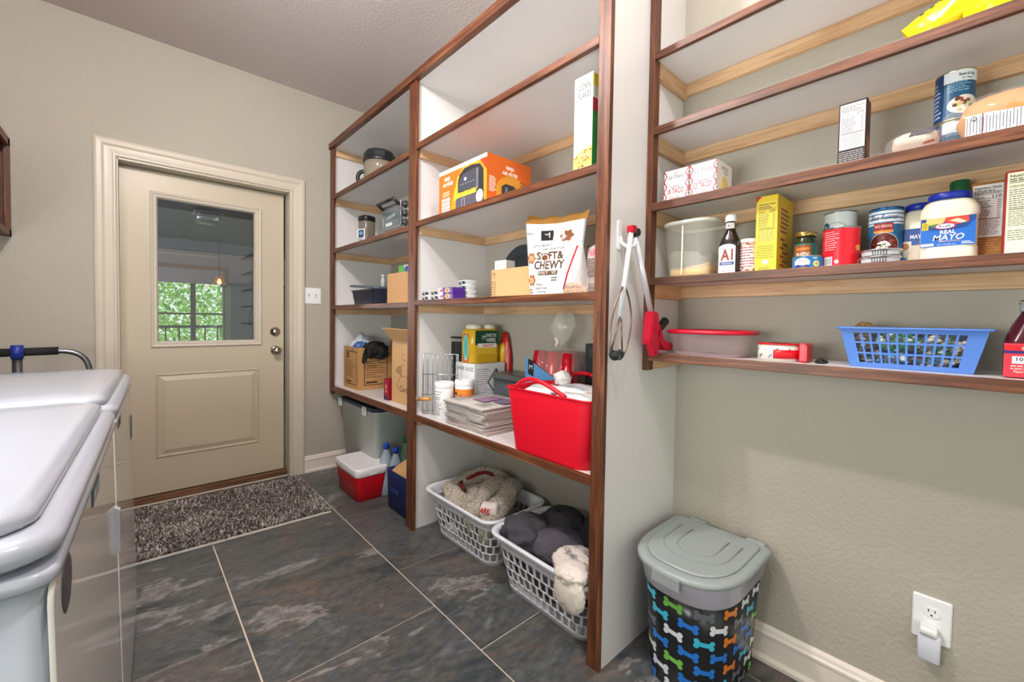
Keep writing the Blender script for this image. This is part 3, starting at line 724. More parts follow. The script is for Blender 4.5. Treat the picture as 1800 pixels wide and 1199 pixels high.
bm = new(); box(bm, (-TW / 2 + .012, -TD / 2 - .010, .03), (TW / 2 - .085, -TD / 2 - .0005, TH - .018), .003); dr = obj('oven_door', bm, mat((150, 154, 158), .25, .8), t)
bm = new(); box(bm, (-TW / 2 + .028, -TD / 2 - .0125, .045), (TW / 2 - .10, -TD / 2 - .0101, TH - .045)); obj('door_glass', bm, mat((84, 96, 100), .06, var=.02, spec=.9), dr)
p = Print(planar((-TW / 2, -TD / 2 - .0126, 0), (1, 0, 0), (0, 0, 1)))
for k in range(4): p.rect(.036, .055 + k * .016, .052, .060 + k * .016, (196, 204, 206))
p.rect(.075, .050, .16, .070, (190, 200, 204)); p.poly([(.09, .09), (.2, .10), (.2, .12), (.09, .105)], (132, 146, 150)); p.build(dr, 'glass_decal')
bm = new(); tube(bm, [(-TW / 2 + .03, -TD / 2 - .045, TH - .012), (TW / 2 - .105, -TD / 2 - .045, TH - .012)], .009, 10)
for x in (-TW / 2 + .03, TW / 2 - .105): tube(bm, [(x, -TD / 2 - .006, TH - .04), (x, -TD / 2 - .05, TH - .008)], .010, 8)
obj('door_handle', bm, mat((30, 30, 32), .4), dr)
for k in range(3):
    bm = new(); lathe(bm, [(.020, 0), (.020, .006), (.015, .010), (.013, .022), (0, .022)], 20); bmesh.ops.rotate(bm, verts=bm.verts, cent=(0, 0, 0), matrix=Matrix.Rotation(PI / 2, 3, 'X')); bmesh.ops.translate(bm, verts=bm.verts, vec=(TW / 2 - .042, -TD / 2, .045 + k * .052)); obj('knob', bm, mat((36, 36, 38), .35), t)
# F3: tub, small bottle, cardboard box and package on it
t = thing('dark_tub', 'dark navy plastic tub with a loose lid on the third far shelf', 'tub', (1.27, 2.80, 1.2475), -90)
bm = new(); rloft(bm, [(.33, .18, .03, 0), (.34, .19, .03, .004), (.375, .215, .035, .092), (.39, .23, .04, .094), (.39, .23, .04, .100), (.365, .205, .035, .099), (.33, .18, .03, .01)], cap1=True); obj('tub_body', bm, mat((34, 40, 60), .35, var=.1), t)
bm = new(); rloft(bm, [(.40, .24, .045, .101), (.41, .25, .05, .104), (.40, .24, .05, .114), (.36, .20, .04, .117)])
for v in bm.verts: v.co.z += .03 * max(0, -v.co.x) / .2 - .004 + .004
obj('lid', bm, mat((74, 86, 100), .35, var=.1), t)
t = thing('small_bottle', 'small pale bottle standing on the lid of the navy tub', 'bottle', (1.30, 2.765, 1.3645), -90)
bm = new(); lathe(bm, [(.014, 0), (.016, .003), (.016, .060), (.010, .072), (.010, .080), (0, .080)], 18); obj('bottle_body', bm, mat((176, 186, 188), .3), t)
bm = new(); lathe(bm, [(.011, .080), (.011, .094), (0, .094)], 16); obj('cap', bm, mat((214, 218, 220), .4), t)
KRAFT = (196, 152, 106)
t = carton('cardboard_box', 'plain tan cardboard box right of the navy tub', 'box', (1.285, 2.275, 1.2475), -90, .29, .24, .178, KRAFT, .75, var=.06)
bm = new(); box(bm, (-.145, -.022, .1781), (.145, .022, .1786)); obj('tape', bm, mat((206, 170, 124), .3), t)
t = carton('wipes_package', 'green, white and blue package lying on the plain cardboard box', 'package', (1.30, 2.30, 1.4262), -84, .20, .13, .055, (226, 232, 232), .35)
p = Print(front(.20, .13)); p.rect(.0, .0, .06, .055, (82, 160, 62)); p.ell(.085, .028, .024, .022, (34, 84, 150), 2); p.text('Cascade', .14, .03, .014, (40, 90, 150), 2, width=.07); p.lines(.12, .004, .19, .02, 2, (80, 150, 90), 2); p.build(t)
# F4: printed box with bag inside, tall flap box, red item
bw, bd, bh = .275, .255, .305
t = thing('printed_box', 'brown cardboard box with printed panels and a bag stuffed in its open top', 'box', (1.335, 3.09, .6375), -90)
bm = new(); e = .004
for a, b in (((-bw / 2, -bd / 2, 0), (bw / 2, bd / 2, e)), ((-bw / 2, -bd / 2, e), (bw / 2, -bd / 2 + e, bh)), ((-bw / 2, bd / 2 - e, e), (bw / 2, bd / 2, bh)), ((-bw / 2, -bd / 2 + e, e), (-bw / 2 + e, bd / 2 - e, bh)), ((bw / 2 - e, -bd / 2 + e, e), (bw / 2, bd / 2 - e, bh))): box(bm, a, b)
obj('carton', bm, mat((184, 138, 88), .75, var=.08), t)
for F, ww in ((front(bw, bd), bw), (right(bw, bd), bd)):
    p = Print(F, .7); q = (150, 108, 66); dk = (62, 44, 30)
    x0, x1 = ww * .16, ww * .86
    for a in ((x0, .03, x0 + .006, .275), (x1 - .006, .03, x1, .275), (x0, .03, x1, .036), (x0, .269, x1, .275)): p.rect(*a, dk)
    p.rect(x0 + .014, .225, x0 + .058, .262, (72, 48, 40), 2); p.ell(x0 + .036, .243, .014, .008, (120, 110, 120), 3)
    p.lines(x0 + .014, .085, x1 - .012, .215, 8, dk, 2, .25, .5); p.rect(x0 + .014, .045, x0 + .10, .058, dk, 2); p.build(t)
t = thing('plastic_bag', 'white and blue plastic bag bulging out of the printed box', 'bag', (1.30, 3.12, .90), -90)
bm = new(); crumple(bm, (.095, .075, .12), 3, .22, 1.4); obj('bag_film', bm, mat((196, 208, 220), .3), t)
bm = new(); crumple(bm, (.05, .06, .05), 5, .3, 1.6, 3); bmesh.ops.translate(bm, verts=bm.verts, vec=(.055, -.02, .03)); obj('blue_print', bm, mat((58, 92, 150), .3), t)
t = thing('black_strap_bag', 'black strappy bag draped over the right edge of the printed box', 'bag', (1.345, 2.985, .915), -90)
bm = new(); crumple(bm, (.095, .080, .06), 8, .25, 1.5); obj('bag_body', bm, mat((24, 25, 28), .7), t)
bm = new(); tube(bm, bez((.03, -.08, .03), (.09, -.13, .0), (.05, -.135, -.16), (.10, -.10, -.02), 14) + bez((.10, -.10, -.02), (.13, -.08, .06), (.10, 0, .08), (.05, 0, .05), 8), .007, 6); obj('strap', bm, mat((20, 20, 22), .8), t)
bm = new(); tube(bm, bez((-.02, -.05, .03), (.04, -.10, .0), (.10, -.12, -.08), (.13, -.09, .0), 12), .010, 6); obj('strap', bm, mat((20, 20, 22), .8), t)
tw, td, th = .32, .26, .380
t = thing('produce_box', 'tall tan open cardboard box with a leafy line drawing and raised flaps', 'box', (1.352, 2.305, .6375), -90)
bm = new()
for a, b in (((-tw / 2, -td / 2, 0), (tw / 2, td / 2, e)), ((-tw / 2, -td / 2, e), (tw / 2, -td / 2 + e, th)), ((-tw / 2, td / 2 - e, e), (tw / 2, td / 2, th)), ((-tw / 2, -td / 2 + e, e), (-tw / 2 + e, td / 2 - e, th)), ((tw / 2 - e, -td / 2 + e, e), (tw / 2, td / 2 - e, th))): box(bm, a, b)
TAN = mat((206, 164, 116), .75, var=.06)
obj('carton', bm, TAN, t)
def flap(pts, off): 
    bm = new(); P = [Vector(q) for q in pts]; o_ = Vector(off); loft(bm, [P, [q + o_ for q in P]], True, True, smooth=False); return obj('flap', bm, TAN, t)
flap([(-tw / 2, -td / 2, th), (tw / 2, -td / 2, th), (tw / 2, -td / 2 - .065, th + .075), (-tw / 2 - .012, -td / 2 - .065, th + .078)], (0, .003, .003))
flap([(-tw / 2, td / 2, th), (tw / 2, td / 2, th), (tw / 2, td / 2 - .02, th + .12), (-tw / 2, td / 2 - .02, th + .12)], (0, .004, 0))
flap([(-tw / 2, -td / 2 + .01, th), (-tw / 2, td / 2 - .01, th), (-tw / 2 - .055, td / 2 - .01, th + .05), (-tw / 2 - .055, -td / 2 + .01, th + .05)], (.003, 0, .003))
p = Print(front(tw, td), .7); dk = (78, 62, 46)
for k in range(7):
    a = math.radians(100 + k * 9); p.poly([(.135, .165), (.135 + .10 * math.cos(a) - .002, .165 + .07 * math.sin(a)), (.135 + .10 * math.cos(a) + .003, .165 + .07 * math.sin(a) + .003)], dk)
for k in range(24):
    a0, a1 = PI * .35 + k * .10, PI * .35 + (k + .95) * .10
    p.poly([(.16 + .085 * math.cos(q) * f, .105 + .07 * math.sin(q) * f) for q, f in ((a0, 1), (a1, 1), (a1, .955), (a0, .955))], dk)
p.text('Cardinal', .10, .075, .036, dk, 2, align='l', width=.17)
for k in range(3):
    for j in range(10):
        a0, a1 = j * .5, (j + .9) * .5; cx, cz = .15 + .012 * math.sin(k * 2), .29 - k * .035
        p.poly([(cx + .02 * math.cos(q) * f, cz + .018 * math.sin(q) * f) for q, f in ((a0, 1), (a1, 1), (a1, .88), (a0, .88))], dk)
p.build(t)
t = carton('red_packet', 'small dark red packet standing left of the tall produce box', 'packet', (1.25, 2.515, .6375), -86, .055, .09, .135, (150, 22, 44), .3)
p = Print(front(.055, .09)); p.rect(.002, .0, .053, .03, (52, 40, 48)); p.ell(.028, .085, .012, .018, (216, 120, 130)); p.ell(.03, .055, .008, .008, (230, 170, 170)); p.build(t)
# floor of the far bay
TOTE_ = 1
t = thing('storage_tote', 'tall translucent storage tote with dark blue lid under the far bay', 'tote', (1.385, 2.955, 0), -90)
bm = new(); rloft(bm, [(.50, .31, .03, 0), (.53, .33, .035, .01), (.605, .385, .04, .515), (.615, .395, .04, .52), (.615, .395, .04, .53)]); obj('tote_body', bm, mat((196, 204, 200), .3, alpha=.93, var=.03), t)
bm = new(); rloft(bm, [(.62, .40, .045, .5302), (.63, .41, .05, .533), (.63, .41, .05, .552), (.60, .38, .045, .558), (.55, .33, .04, .552)]); obj('lid', bm, mat((30, 48, 66), .35), t)
for sx in (-.26, .18):
    bm = new(); box(bm, (sx - .03, -.216, .495), (sx + .03, -.2055, .556), .004); obj('latch', bm, mat((216, 220, 218), .35), t)
t = thing('cooler', 'small red cooler with white lid on the floor under the shelves', 'cooler', (1.135, 2.725, 0), -90)
bm = new(); rloft(bm, [(.315, .165, .03, 0), (.325, .175, .03, .004), (.362, .208, .032, .158), (.362, .208, .032, .160)], 5); obj('cooler_body', bm, mat((200, 14, 34), .35, var=.03), t)
bm = new(); rloft(bm, [(.366, .212, .032, .160), (.374, .219, .034, .164), (.376, .222, .034, .205), (.370, .216, .034, .212), (.352, .198, .03, .2145), (.348, .194, .028, .2125)], 5); lid = obj('lid', bm, mat((238, 238, 240), .3, var=.01), t)
bm = new(); loft(bm, [[Vector((x, -.1112 - q, z)) for x, z in rrect(.29, .012, .004, 3, 0, .180)] for q in (0, .003)]); obj('handle_groove', bm, mat((190, 192, 198), .4), lid)
bm = new(); box(bm, (.1885, -.018, .168), (.192, .03, .206), .002); obj('latch', bm, mat((226, 226, 230), .3), lid)
t = thing('fabric_bin', 'navy blue fabric bin on the floor beside the middle post', 'bin', (1.30, 2.275, 0), -90)
bm = new(); rloft(bm, [(.26, .25, .02, 0), (.27, .26, .02, .004), (.285, .27, .02, .235), (.285, .27, .02, .238), (.275, .26, .018, .238), (.26, .25, .018, .012)], cap1=True); obj('bin_body', bm, mat((26, 40, 96), .8, bump=.3, bscale=200), t)
bm = new(); box(bm, (-.075, -.142, .115), (.03, -.136, .14), .002); obj('pull_tab', bm, mat((34, 50, 112), .7), t)
t = thing('cardboard_flap', 'tan folded cardboard piece sticking out of the navy fabric bin', 'cardboard', (1.30, 2.30, .12), -90)
bm = new(); P = [(-.125, -.10, .09), (.11, -.12, .075), (.12, .05, .17), (-.05, .06, .20)]; loft(bm, [[Vector(q) for q in P], [Vector(q) + Vector((0, 0, .005)) for q in P]], smooth=False)
P = [(-.125, -.10, .09), (.11, -.12, .075), (.11, -.115, -.09), (-.12, -.10, -.09)]; loft(bm, [[Vector(q) for q in P], [Vector(q) + Vector((0, .004, 0)) for q in P]], smooth=False); obj('folded_sheet', bm, mat((206, 164, 112), .75), t)
def water_bottle(label, loc, capc, bodyc, h, r, grp=None):
    t = thing('water_bottle', label, 'bottle', loc, -90, grp)
    bm = new(); lathe(bm, [(r * .9, 0), (r, .008), (r, h * .28), (r * .93, h * .32), (r, h * .36), (r, h * .62), (r * .8, h * .74), (r * .42, h * .86), (r * .40, h * .9)], 22); obj('bottle_body', bm, mat(bodyc, .15, alpha=.6), t)
    bm = new(); lathe(bm, [(r * .5, h * .9), (r * .5, h * .985), (r * .44, h), (0, h)], 18); obj('cap', bm, mat(capc, .4), t)
water_bottle('clear bottle with blue cap behind the red cooler, left one', (1.245, 2.585, 0), (26, 72, 190), (188, 206, 224), .335, .043, 'blue capped water bottles')
water_bottle('clear bottle with blue cap right behind the navy bin', (1.265, 2.492, 0), (26, 72, 190), (188, 206, 224), .325, .040, 'blue capped water bottles')
water_bottle('pale bottle with green cap beside the middle post', (1.36, 2.54, 0), (22, 130, 76), (150, 196, 180), .365, .036)
t = thing('broom_handle', 'dark thin rod leaning behind the middle post under the far bay', 'rod', (1.50, 2.17, 0))
bm = new(); tube(bm, [(0, -.02, .008), (-.02, .03, .57)], .008, 8); obj('rod', bm, mat((50, 46, 44), .5), t)
bm = new(); tube(bm, [(-.0205, .031, .572), (-.021, .032, .59)], .010, 8); obj('end_cap', bm, mat((28, 28, 28), .6), t)

# ================================================================== centre bay
# C2: air fryer carton, cereal box
w_, d_, h_ = .384, .268, .214
OR = (214, 112, 34)
t = carton('air_fryer_box', 'large orange appliance box with air fryer picture on the second centre shelf', 'box', (1.294, 1.648, 1.6758), -90, w_, d_, h_, OR, .4)
p = Print(front(w_, d_), .4)
p.rect(0, .195, w_, .214, (232, 230, 232)); p.text('MAKES CRISPY FOOD WITH LESS OIL', w_ * .5, .2005, .007, (60, 60, 110), 2, width=.27)
p.poly([(.10, 0), (w_, 0), (w_, .195), (.20, .195), (.13, .10)], (226, 150, 40)); p.poly([(.13, .05), (.25, .05), (.25, .16), (.16, .16)], (240, 190, 56), 2)
p.text('NINJA', .075, .160, .018, (250, 244, 236), 3, width=.05, bold=.02); p.text('AIR FRYER', .080, .133, .017, (250, 244, 236), 3, width=.088, bold=.02)
for k in range(3): p.rect(.035, .103 - k * .009, .095, .107 - k * .009, (246, 220, 190), 3)
for k in range(4): p.rect(.028, .004 + k * .019, .098, .019 + k * .019, (244, 240, 238), 3); p.lines(.032, .006 + k * .019, .094, .017 + k * .019, 2, (150, 96, 60), 4)
p.poly([(.165, .085), (.165, .135), (.18, .165), (.215, .185), (.275, .188), (.335, .178), (.36, .15), (.365, 0), (.165, 0)], (48, 48, 54), 4)
p.poly([(.17, .13), (.20, .16), (.30, .168), (.302, .08), (.17, .088)], (70, 72, 82), 5); p.rect(.305, .07, .325, .165, (104, 106, 116), 5)
p.ell(.225, .135, .010, .008, (220, 220, 226), 6)
for k in range(6): p.rect(.185 + k * .02, .112, .193 + k * .02, .116, (170, 172, 184), 6)
p.rect(.15, .0, .315, .055, (88, 84, 96), 5); p.rect(.198, .0, .222, .050, (150, 146, 160), 6); p.rect(.204, .006, .216, .046, (66, 62, 72), 7)
for k in range(16): x = .158 + k * .0095; p.poly([(x, .058), (x + .009, .056), (x + .012 + .004 * (k % 3), .076 + .006 * (k % 2)), (x + .003, .078)], (242, 206, 70), 7)
p.ell(.335, .035, .026, .03, (250, 236, 222), 7); p.text('5 QT', .335, .03, .012, (190, 80, 40), 8, width=.03)
p.poly([(.335, .195), (.384, .195), (.384, .140)], (206, 66, 36), 8); p.build(t)
p = Print(right(w_, d_), .4)
p.rect(0, 0, d_, .214, (206, 96, 30)); p.ell(.15, .06, .10, .08, (206, 140, 44), 2); p.rect(0, 0, d_, .018, (200, 70, 34), 3)
p.text('NINJA', .135, .165, .016, (250, 240, 228), 3, width=.05, bold=.02); p.text('AIR FRYER', .135, .140, .015, (250, 240, 228), 3, width=.095, bold=.02)
p.lines(.012, .05, .055, .12, 9, (244, 228, 210), 3); p.lines(.20, .04, .235, .13, 7, (120, 60, 30), 3)
p.poly([(.085, .0), (.085, .085), (.11, .10), (.16, .098), (.185, .07), (.185, 0)], (50, 52, 58), 4); p.rect(.105, .0, .12, .085, (110, 112, 120), 5); p.ell(.16, .06, .014, .008, (60, 90, 80), 5); p.build(t, 'side_print')
t = carton('cereal_box', 'tall white and green corn cereal box beside the near post', 'box', (1.275, .937, 1.6758), -90, .080, .215, .331, (236, 236, 232), .4)
p = Print(front(.08, .215), .4)
p.text('CORN', .045, .282, .020, (40, 40, 44), 2, width=.052, bold=.01); p.text('FLAKES', .045, .253, .020, (40, 40, 44), 2, width=.055, bold=.01); p.text('kids', .045, .306, .010, (190, 60, 70), 2, width=.034, shear=.3)
p.poly([(0, 0), (.08, 0), (.08, .085), (.05, .078), (.02, .068), (0, .055)], (226, 190, 110), 1)
for k in range(46):
    x, y = rnd.uniform(.004, .076), rnd.uniform(.004, .074); a = rnd.uniform(0, PI); s_ = rnd.uniform(.004, .008)
    p.ell(x, min(y, .05 + x * .4), s_, s_ * .7, rnd.choice(((236, 196, 96), (216, 132, 58), (246, 226, 160), (204, 96, 52), (190, 140, 60))), 2 + k % 3, n=7)
p.build(t)
p = Print(right(.08, .215), .4); p.rect(0, 0, .215, .325, (24, 140, 52)); p.rect(0, .285, .215, .325, (222, 212, 40), 2); p.rect(0, .245, .215, .285, (214, 222, 214), 2); p.rect(0, .20, .215, .245, (180, 20, 44), 2); p.build(t, 'side_print')
# C3: little food trays
def food_tray(label, loc, rz, foil, body=(236, 236, 238), group='food trays on the third centre shelf', sleeve=None):
    t = thing('food_tray', label, 'food tray', loc, rz, group)
    bm = new(); rloft(bm, [(.060, .050, .012, 0), (.064, .054, .013, .002), (.078, .066, .016, .021), (.086, .074, .018, .0215), (.086, .074, .018, .0235)], 3); obj('tub', bm, mat(body, .35), t)
    bm = new(); rloft(bm, [(.085, .073, .018, .0236), (.083, .071, .017, .0245)], 3); obj('foil_lid', bm, mat(foil, .35, .3), t)
    p = Print(planar((0, -.0305, .0025), (1, 0, 0), (0, -.25, 1))); p.poly([(-.03, .002), (-.005, .002), (-.03, .016)], (40, 42, 44)); p.poly([(.0, .004), (.03, .004), (.02, .017), (.004, .017)], (40, 42, 44) if sleeve is None else sleeve); p.build(t)
    return t
SIL = (186, 188, 192)
for k in range(2):
    for j, y in enumerate((1.985, 1.892)): food_tray(('lower' if k == 0 else 'upper') + ' black and white food tray ' + ('nearest the middle post' if j == 0 else 'beside the purple cartons'), (1.205, y, 1.2563 + k * .0247), -90 + rnd.uniform(-4, 4), SIL)
for k in range(4): food_tray(('bottom', 'second lowest', 'third', 'topmost')[k] + ' food tray of the four high stack behind the purple cartons', (1.275, 1.745, 1.2563 + k * .0247), -92 + rnd.uniform(-4, 4), SIL, sleeve=(30, 60, 50))
for k in range(2):
    t = carton('purple_food_carton', ('lower' if k == 0 else 'upper') + ' purple food carton with cat food picture circle', 'carton', (1.195, 1.765 + .004 * k, 1.2563 + k * .0292), -90, .120, .075, .029, (74, 40, 130), .35)
    p = Print(front(.12, .075), .35); p.ell(.075, .015, .022, .012, (226, 190, 110)); p.ell(.075, .015, .013, .008, (180, 110, 60), 2); p.poly([(0, 0), (.04, 0), (.03, .029), (0, .029)], (216, 206, 226)); p.ell(.022, .015, .012, .008, (190, 60, 80), 2); p.rect(.098, .004, .112, .025, (120, 90, 180), 2); p.build(t)
t = carton('shipping_box', 'tan shipping box with black arrows on the third centre shelf', 'box', (1.375, 1.395, 1.2563), -90, .275, .24, .134, (206, 160, 112), .75, var=.05)
p = Print(front(.275, .24), .7)
for x in (.012, .024):
    p.rect(x, .092, x + .002, .118, INK); p.poly([(x - .003, .112), (x + .005, .112), (x + .001, .122)], INK)
for k in range(7): p.rect(.004, .006 + k * .012, .030, .008 + k * .012, INK); 
p.rect(.004, .006, .006, .08, INK); p.rect(.028, .006, .030, .08, INK); p.build(t)
t = thing('round_pan', 'dark grey round pan standing on edge behind the tan shipping box', 'pan', (1.525, 1.600, 1.2563), -90)
bm = new(); lathe(bm, [(q * 1.5, w__) for q, w__ in [(.0, .0), (.055, .0), (.060, .006), (.066, .022), (.094, .026), (.097, .029), (.094, .031), (.064, .028), (.056, .010), (.0, .006)]], 40, smooth=False); bmesh.ops.rotate(bm, verts=bm.verts, cent=(0, 0, 0), matrix=Matrix.Rotation(math.radians(82), 3, 'X')); bmesh.ops.translate(bm, verts=bm.verts, vec=(0, 0, .147)); obj('pan_body', bm, mat((62, 70, 78), .4, .3), t)
t = carton('white_card_box', 'small white box on the left corner of the tan shipping box', 'box', (1.31, 1.50, 1.3905), -86, .075, .06, .045, (226, 228, 232), .5)
p = Print(front(.075, .06)); p.lines(.008, .008, .06, .03, 3, (170, 172, 180)); p.build(t)
# treat bag
bw, bh = .290, .290
Ft = pillow_map(.240, bh, .085, .318, 4, .007, lambda a: -.030 * (a * .5 + .5) + .012 * a * a, pin=False)
t = thing('treat_bag', 'white dog treat bag with paw print lettering, open gold top', 'bag', (1.215, 1.107, 1.2563), -90)
pouch('bag_film', t, Ft, .240, bh, mat((222, 224, 224), .35, var=.03))
p = Print(wrap(Ft), .4); BR = (112, 62, 30); s = .245
p.text('S', -.058 + .012, .145, .030, (84, 52, 30), 3, width=.020, bold=.02)
p.ell(-.019, .152, .013, .011, BR, 3)
for a in (-.014, -.005, .005, .014): p.ell(-.019 + a, .170 - abs(a) * .35, .0034, .0045, BR, 3, n=10)
p.text('FT&', .030, .145, .030, (84, 52, 30), 3, width=.062, bold=.02)
p.text('CHEWY', .002, .106, .033, (84, 52, 30), 3, width=.135, bold=.02)
p.rect(-.044, .081, .045, .098, (92, 70, 52), 3); p.text('DOG TREATS', .0, .085, .010, (240, 236, 230), 4, width=.078, bold=.01)
p.rect(-.040, .222, .010, .262, (28, 28, 30), 3); p.text('M', -.015, .232, .022, (232, 232, 234), 4, width=.026)
p.text('WITH PEANUT', -.030, .196, .010, (60, 54, 50), 3, width=.085, rot=.08); p.text('& BACON BUTTER', .015, .182, .009, (60, 54, 50), 3, width=.095)
def cookie(u, v, r):
    pts = [(u + r * (1 + .16 * math.cos(6 * a)) * math.cos(a), v + r * (1 + .16 * math.cos(6 * a)) * math.sin(a)) for a in [2 * PI * k / 36 for k in range(36)]]
    p.poly(pts, (156, 92, 52), 3); p.ell(u + r * .1, v - r * .1, r * .7, r * .65, (208, 146, 104), 4); p.ell(u - r * .3, v + r * .25, r * .25, r * .2, (226, 176, 140), 5, n=8)
cookie(-.085, .150, .021); cookie(-.080, .062, .021)
pts = [(.062 + .022 * (1 + .16 * math.cos(6 * a)) * math.cos(a), .235 + .022 * (1 + .16 * math.cos(6 * a)) * math.sin(a)) for a in [2 * PI * k / 36 for k in range(36)]]; p.poly(pts, (120, 70, 36), 3)
p.text('Meaty', -.09, .245, .009, (70, 60, 54), 3, width=.03, rot=.1); p.text('Medium', -.035, .040, .008, (60, 56, 52), 3, width=.035); p.text('Gentle Treats', -.035, .026, .008, (60, 56, 52), 3, width=.06); p.text('for Dogs', -.035, .012, .008, (60, 56, 52), 3, width=.04)
p.lines(-.105, .010, -.085, .030, 2, (90, 86, 84), 3); p.lines(.02, .055, .06, .075, 2, (80, 74, 70), 3)
p.build(t)
bm = new()   # gold lined opening
n_ = 22; ra = []; rb = []
for i in range(n_ + 1):
    u = -.120 + .240 * i / n_; a = Ft(u, bh, -1) ; b = Ft(u, bh, 1); ra.append(bm.verts.new(a + Vector((0, .002, 0)))); rb.append(bm.verts.new(b + Vector((0, .014, .034 + .004 * math.sin(i * .9)))))
for i in range(n_): bm.faces.new((ra[i], ra[i + 1], rb[i + 1], rb[i])).smooth = True
obj('gold_lining', bm, mat((188, 136, 62), .3, .5), t, smooth='keep')
# clear zip bag with red strip in front of the treat bag
Fz = pillow_map(.115, .165, .05, .05, 9, .003, lambda a: .02 * a)
t = thing('zip_bag', 'clear zip bag with red strip holding tan treats', 'bag', (1.170, .955, 1.2563), -90)
pouch('bag_film', t, Fz, .115, .165, mat((236, 232, 232), .15, alpha=.30, var=0), 12, 14)
bm = new(); tube(bm, [Fz(-.052, .02, -1, .002), Fz(-.03, .075, -1, .002), Fz(.0, .13, -1, .002), Fz(.02, .160, -1, .003)], .0035, 6); obj('zip_strip', bm, mat((206, 26, 44), .3), t)
for k in range(9):
    bm = new(); crumple(bm, (.012, .009, .009), k, .3, 2, 2); bmesh.ops.translate(bm, verts=bm.verts, vec=(-.042 + (k % 5) * .02, -.002 + (k % 2) * .004, .012 + (k // 5) * .018)); obj('treat', bm, mat((200, 150, 96), .7), t)
Fb = pillow_map(.13, .18, .06, .13, 12, .004)
t = thing('snack_bag', 'pale pink printed snack bag half hidden behind the near post', 'bag', (1.250, .905, 1.2563), -90)
pouch('bag_film', t, Fb, .13, .18, mat((206, 192, 186), .3), 12, 14)
p = Print(wrap(Fb)); p.ell(.0, .150, .045, .018, (226, 130, 140)); p.text('Crisp', .0, .144, .014, (190, 30, 50), 3, width=.05); p.lines(-.05, .06, .05, .13, 9, (110, 90, 90), 2); p.rect(-.045, .012, .05, .045, (240, 238, 236), 2); p.build(t)

# C4 ---------------------------------------------------------------
CW = mat((206, 208, 212), .25, .85, var=.02)
t = thing('wire_rack', 'chrome wire rack standing upright beside the middle post', 'rack', (1.243, 1.945, .6385), -49)
for k in range(8):
    x = -.092 + k * .0265
    bm = new(); tube(bm, [(x, 0, .002), (x, 0, .30)] + bez((x, 0, .31), (x, 0, .325), (x, .003, .33), (x, .010, .33), 5), .0022, 6); obj('wire', bm, CW, t)
for z in (.02, .11, .22): bm = new(); tube(bm, [(-.098, -.003, z), (.098, -.003, z)], .0026, 6); obj('cross_wire', bm, CW, t)
bm = new(); tube(bm, [(-.098, .010, .002), (-.098, .010, .33), (.098, .010, .33), (.098, .010, .002)], .003, 6); obj('back_frame', bm, CW, t)
t = thing('wooden_dowel', 'short light wooden dowel poking through the chrome wire rack', 'dowel', (1.158, 2.022, .722))
bm = new(); tube(bm, [(0, 0, 0), (.020, -.085, .012)], .010, 12); obj('stick', bm, mat((206, 150, 82), .5), t)
bm = new(); tube(bm, [(0.010 * math.cos(a), .006, .012 * math.sin(a)) for a in [2 * PI * k / 14 for k in range(14)]], .0022, 6, closed=True); obj('end_ring', bm, CW, t)
t = thing('black_grid_basket', 'black plastic grid basket standing on edge behind the wire rack', 'basket', (1.40, 1.985, .6385), -78)
bm = new()
for k in range(9): box(bm, (-.08 + k * .02 - .0035, -.004, .02), (-.08 + k * .02 + .0035, .004, .39))
for k in range(18): box(bm, (-.085, -.0035, .02 + k * .0215), (.085, .0035, .026 + k * .0215))
obj('grid', bm, mat((26, 27, 30), .45), t)
bm = new(); loft(bm, [[Vector((x, y, z)) for x, z in rrect(.20 - q, .42 - q, .03, 4, 0, .21)] for q, y in ((0, -.01), (0, .03), (.02, .03), (.02, -.01), (0, -.01))], False, False); obj('frame', bm, mat((24, 25, 27), .45), t)
bm = new(); tube(bm, bez((.03, 0, .42), (.03, 0, .45), (.08, 0, .45), (.08, 0, .418), 8), .008, 6); obj('tab_handle', bm, mat((24, 25, 27), .45), t)
def canister(label, loc, r, h, lab):
    t = thing('wipes_canister', label, 'canister', loc, -90)
    bm = new(); lathe(bm, [(r * .96, 0), (r, .003), (r, h - .030), (r * .97, h - .028)], 30); obj('tub', bm, mat((230, 230, 230), .35), t)
    bm = new(); lathe(bm, [(r * 1.01, h - .0279), (r * 1.03, h - .025), (r * 1.03, h - .006), (r * .98, h), (r * .5, h), (r * .48, h - .003), (0, h - .003)], 30); obj('lid', bm, mat((240, 240, 240), .35), t)
    p = Print(cylmap(r)); lab(p, r, h); p.build(t); return t
def lab1(p, r, h):
    p.lines(-r * .9, h * .58, r * .9, h * .80, 3, (120, 122, 130), 1, .3); p.lines(-r * .9, .02, r * .95, h * .5, 9, (130, 132, 150), 1, .45); p.text('CLEAN', 0, h * .52, .012, (90, 92, 110), 2, width=.05)
def lab2(p, r, h):
    band(p, r, h * .30, h * .78, (222, 128, 44)); p.rect(-.020, h * .52, .004, h * .70, (28, 26, 28), 2); p.text('M', -.008, h * .55, .016, (240, 240, 240), 3, width=.015); p.text('75', .025, h * .56, .018, (60, 40, 30), 2, width=.02); p.text('LEMON SCENT', 0, h * .38, .012, (60, 36, 26), 2, width=.07)
canister('white canister with small grey print in front of the wire rack', (1.222, 1.868, .6385), .049, .192, lab1)
canister('white canister with orange label beside the four pack box', (1.298, 1.795, .6385), .049, .205, lab2)
w_, d_, h_ = .172, .215, .282
t = carton('four_pack_box', 'white and blue four pack carton with a black diamond on its side', 'box', (1.459, 1.867, .6385), -90, w_, d_, h_, (226, 228, 230), .45)
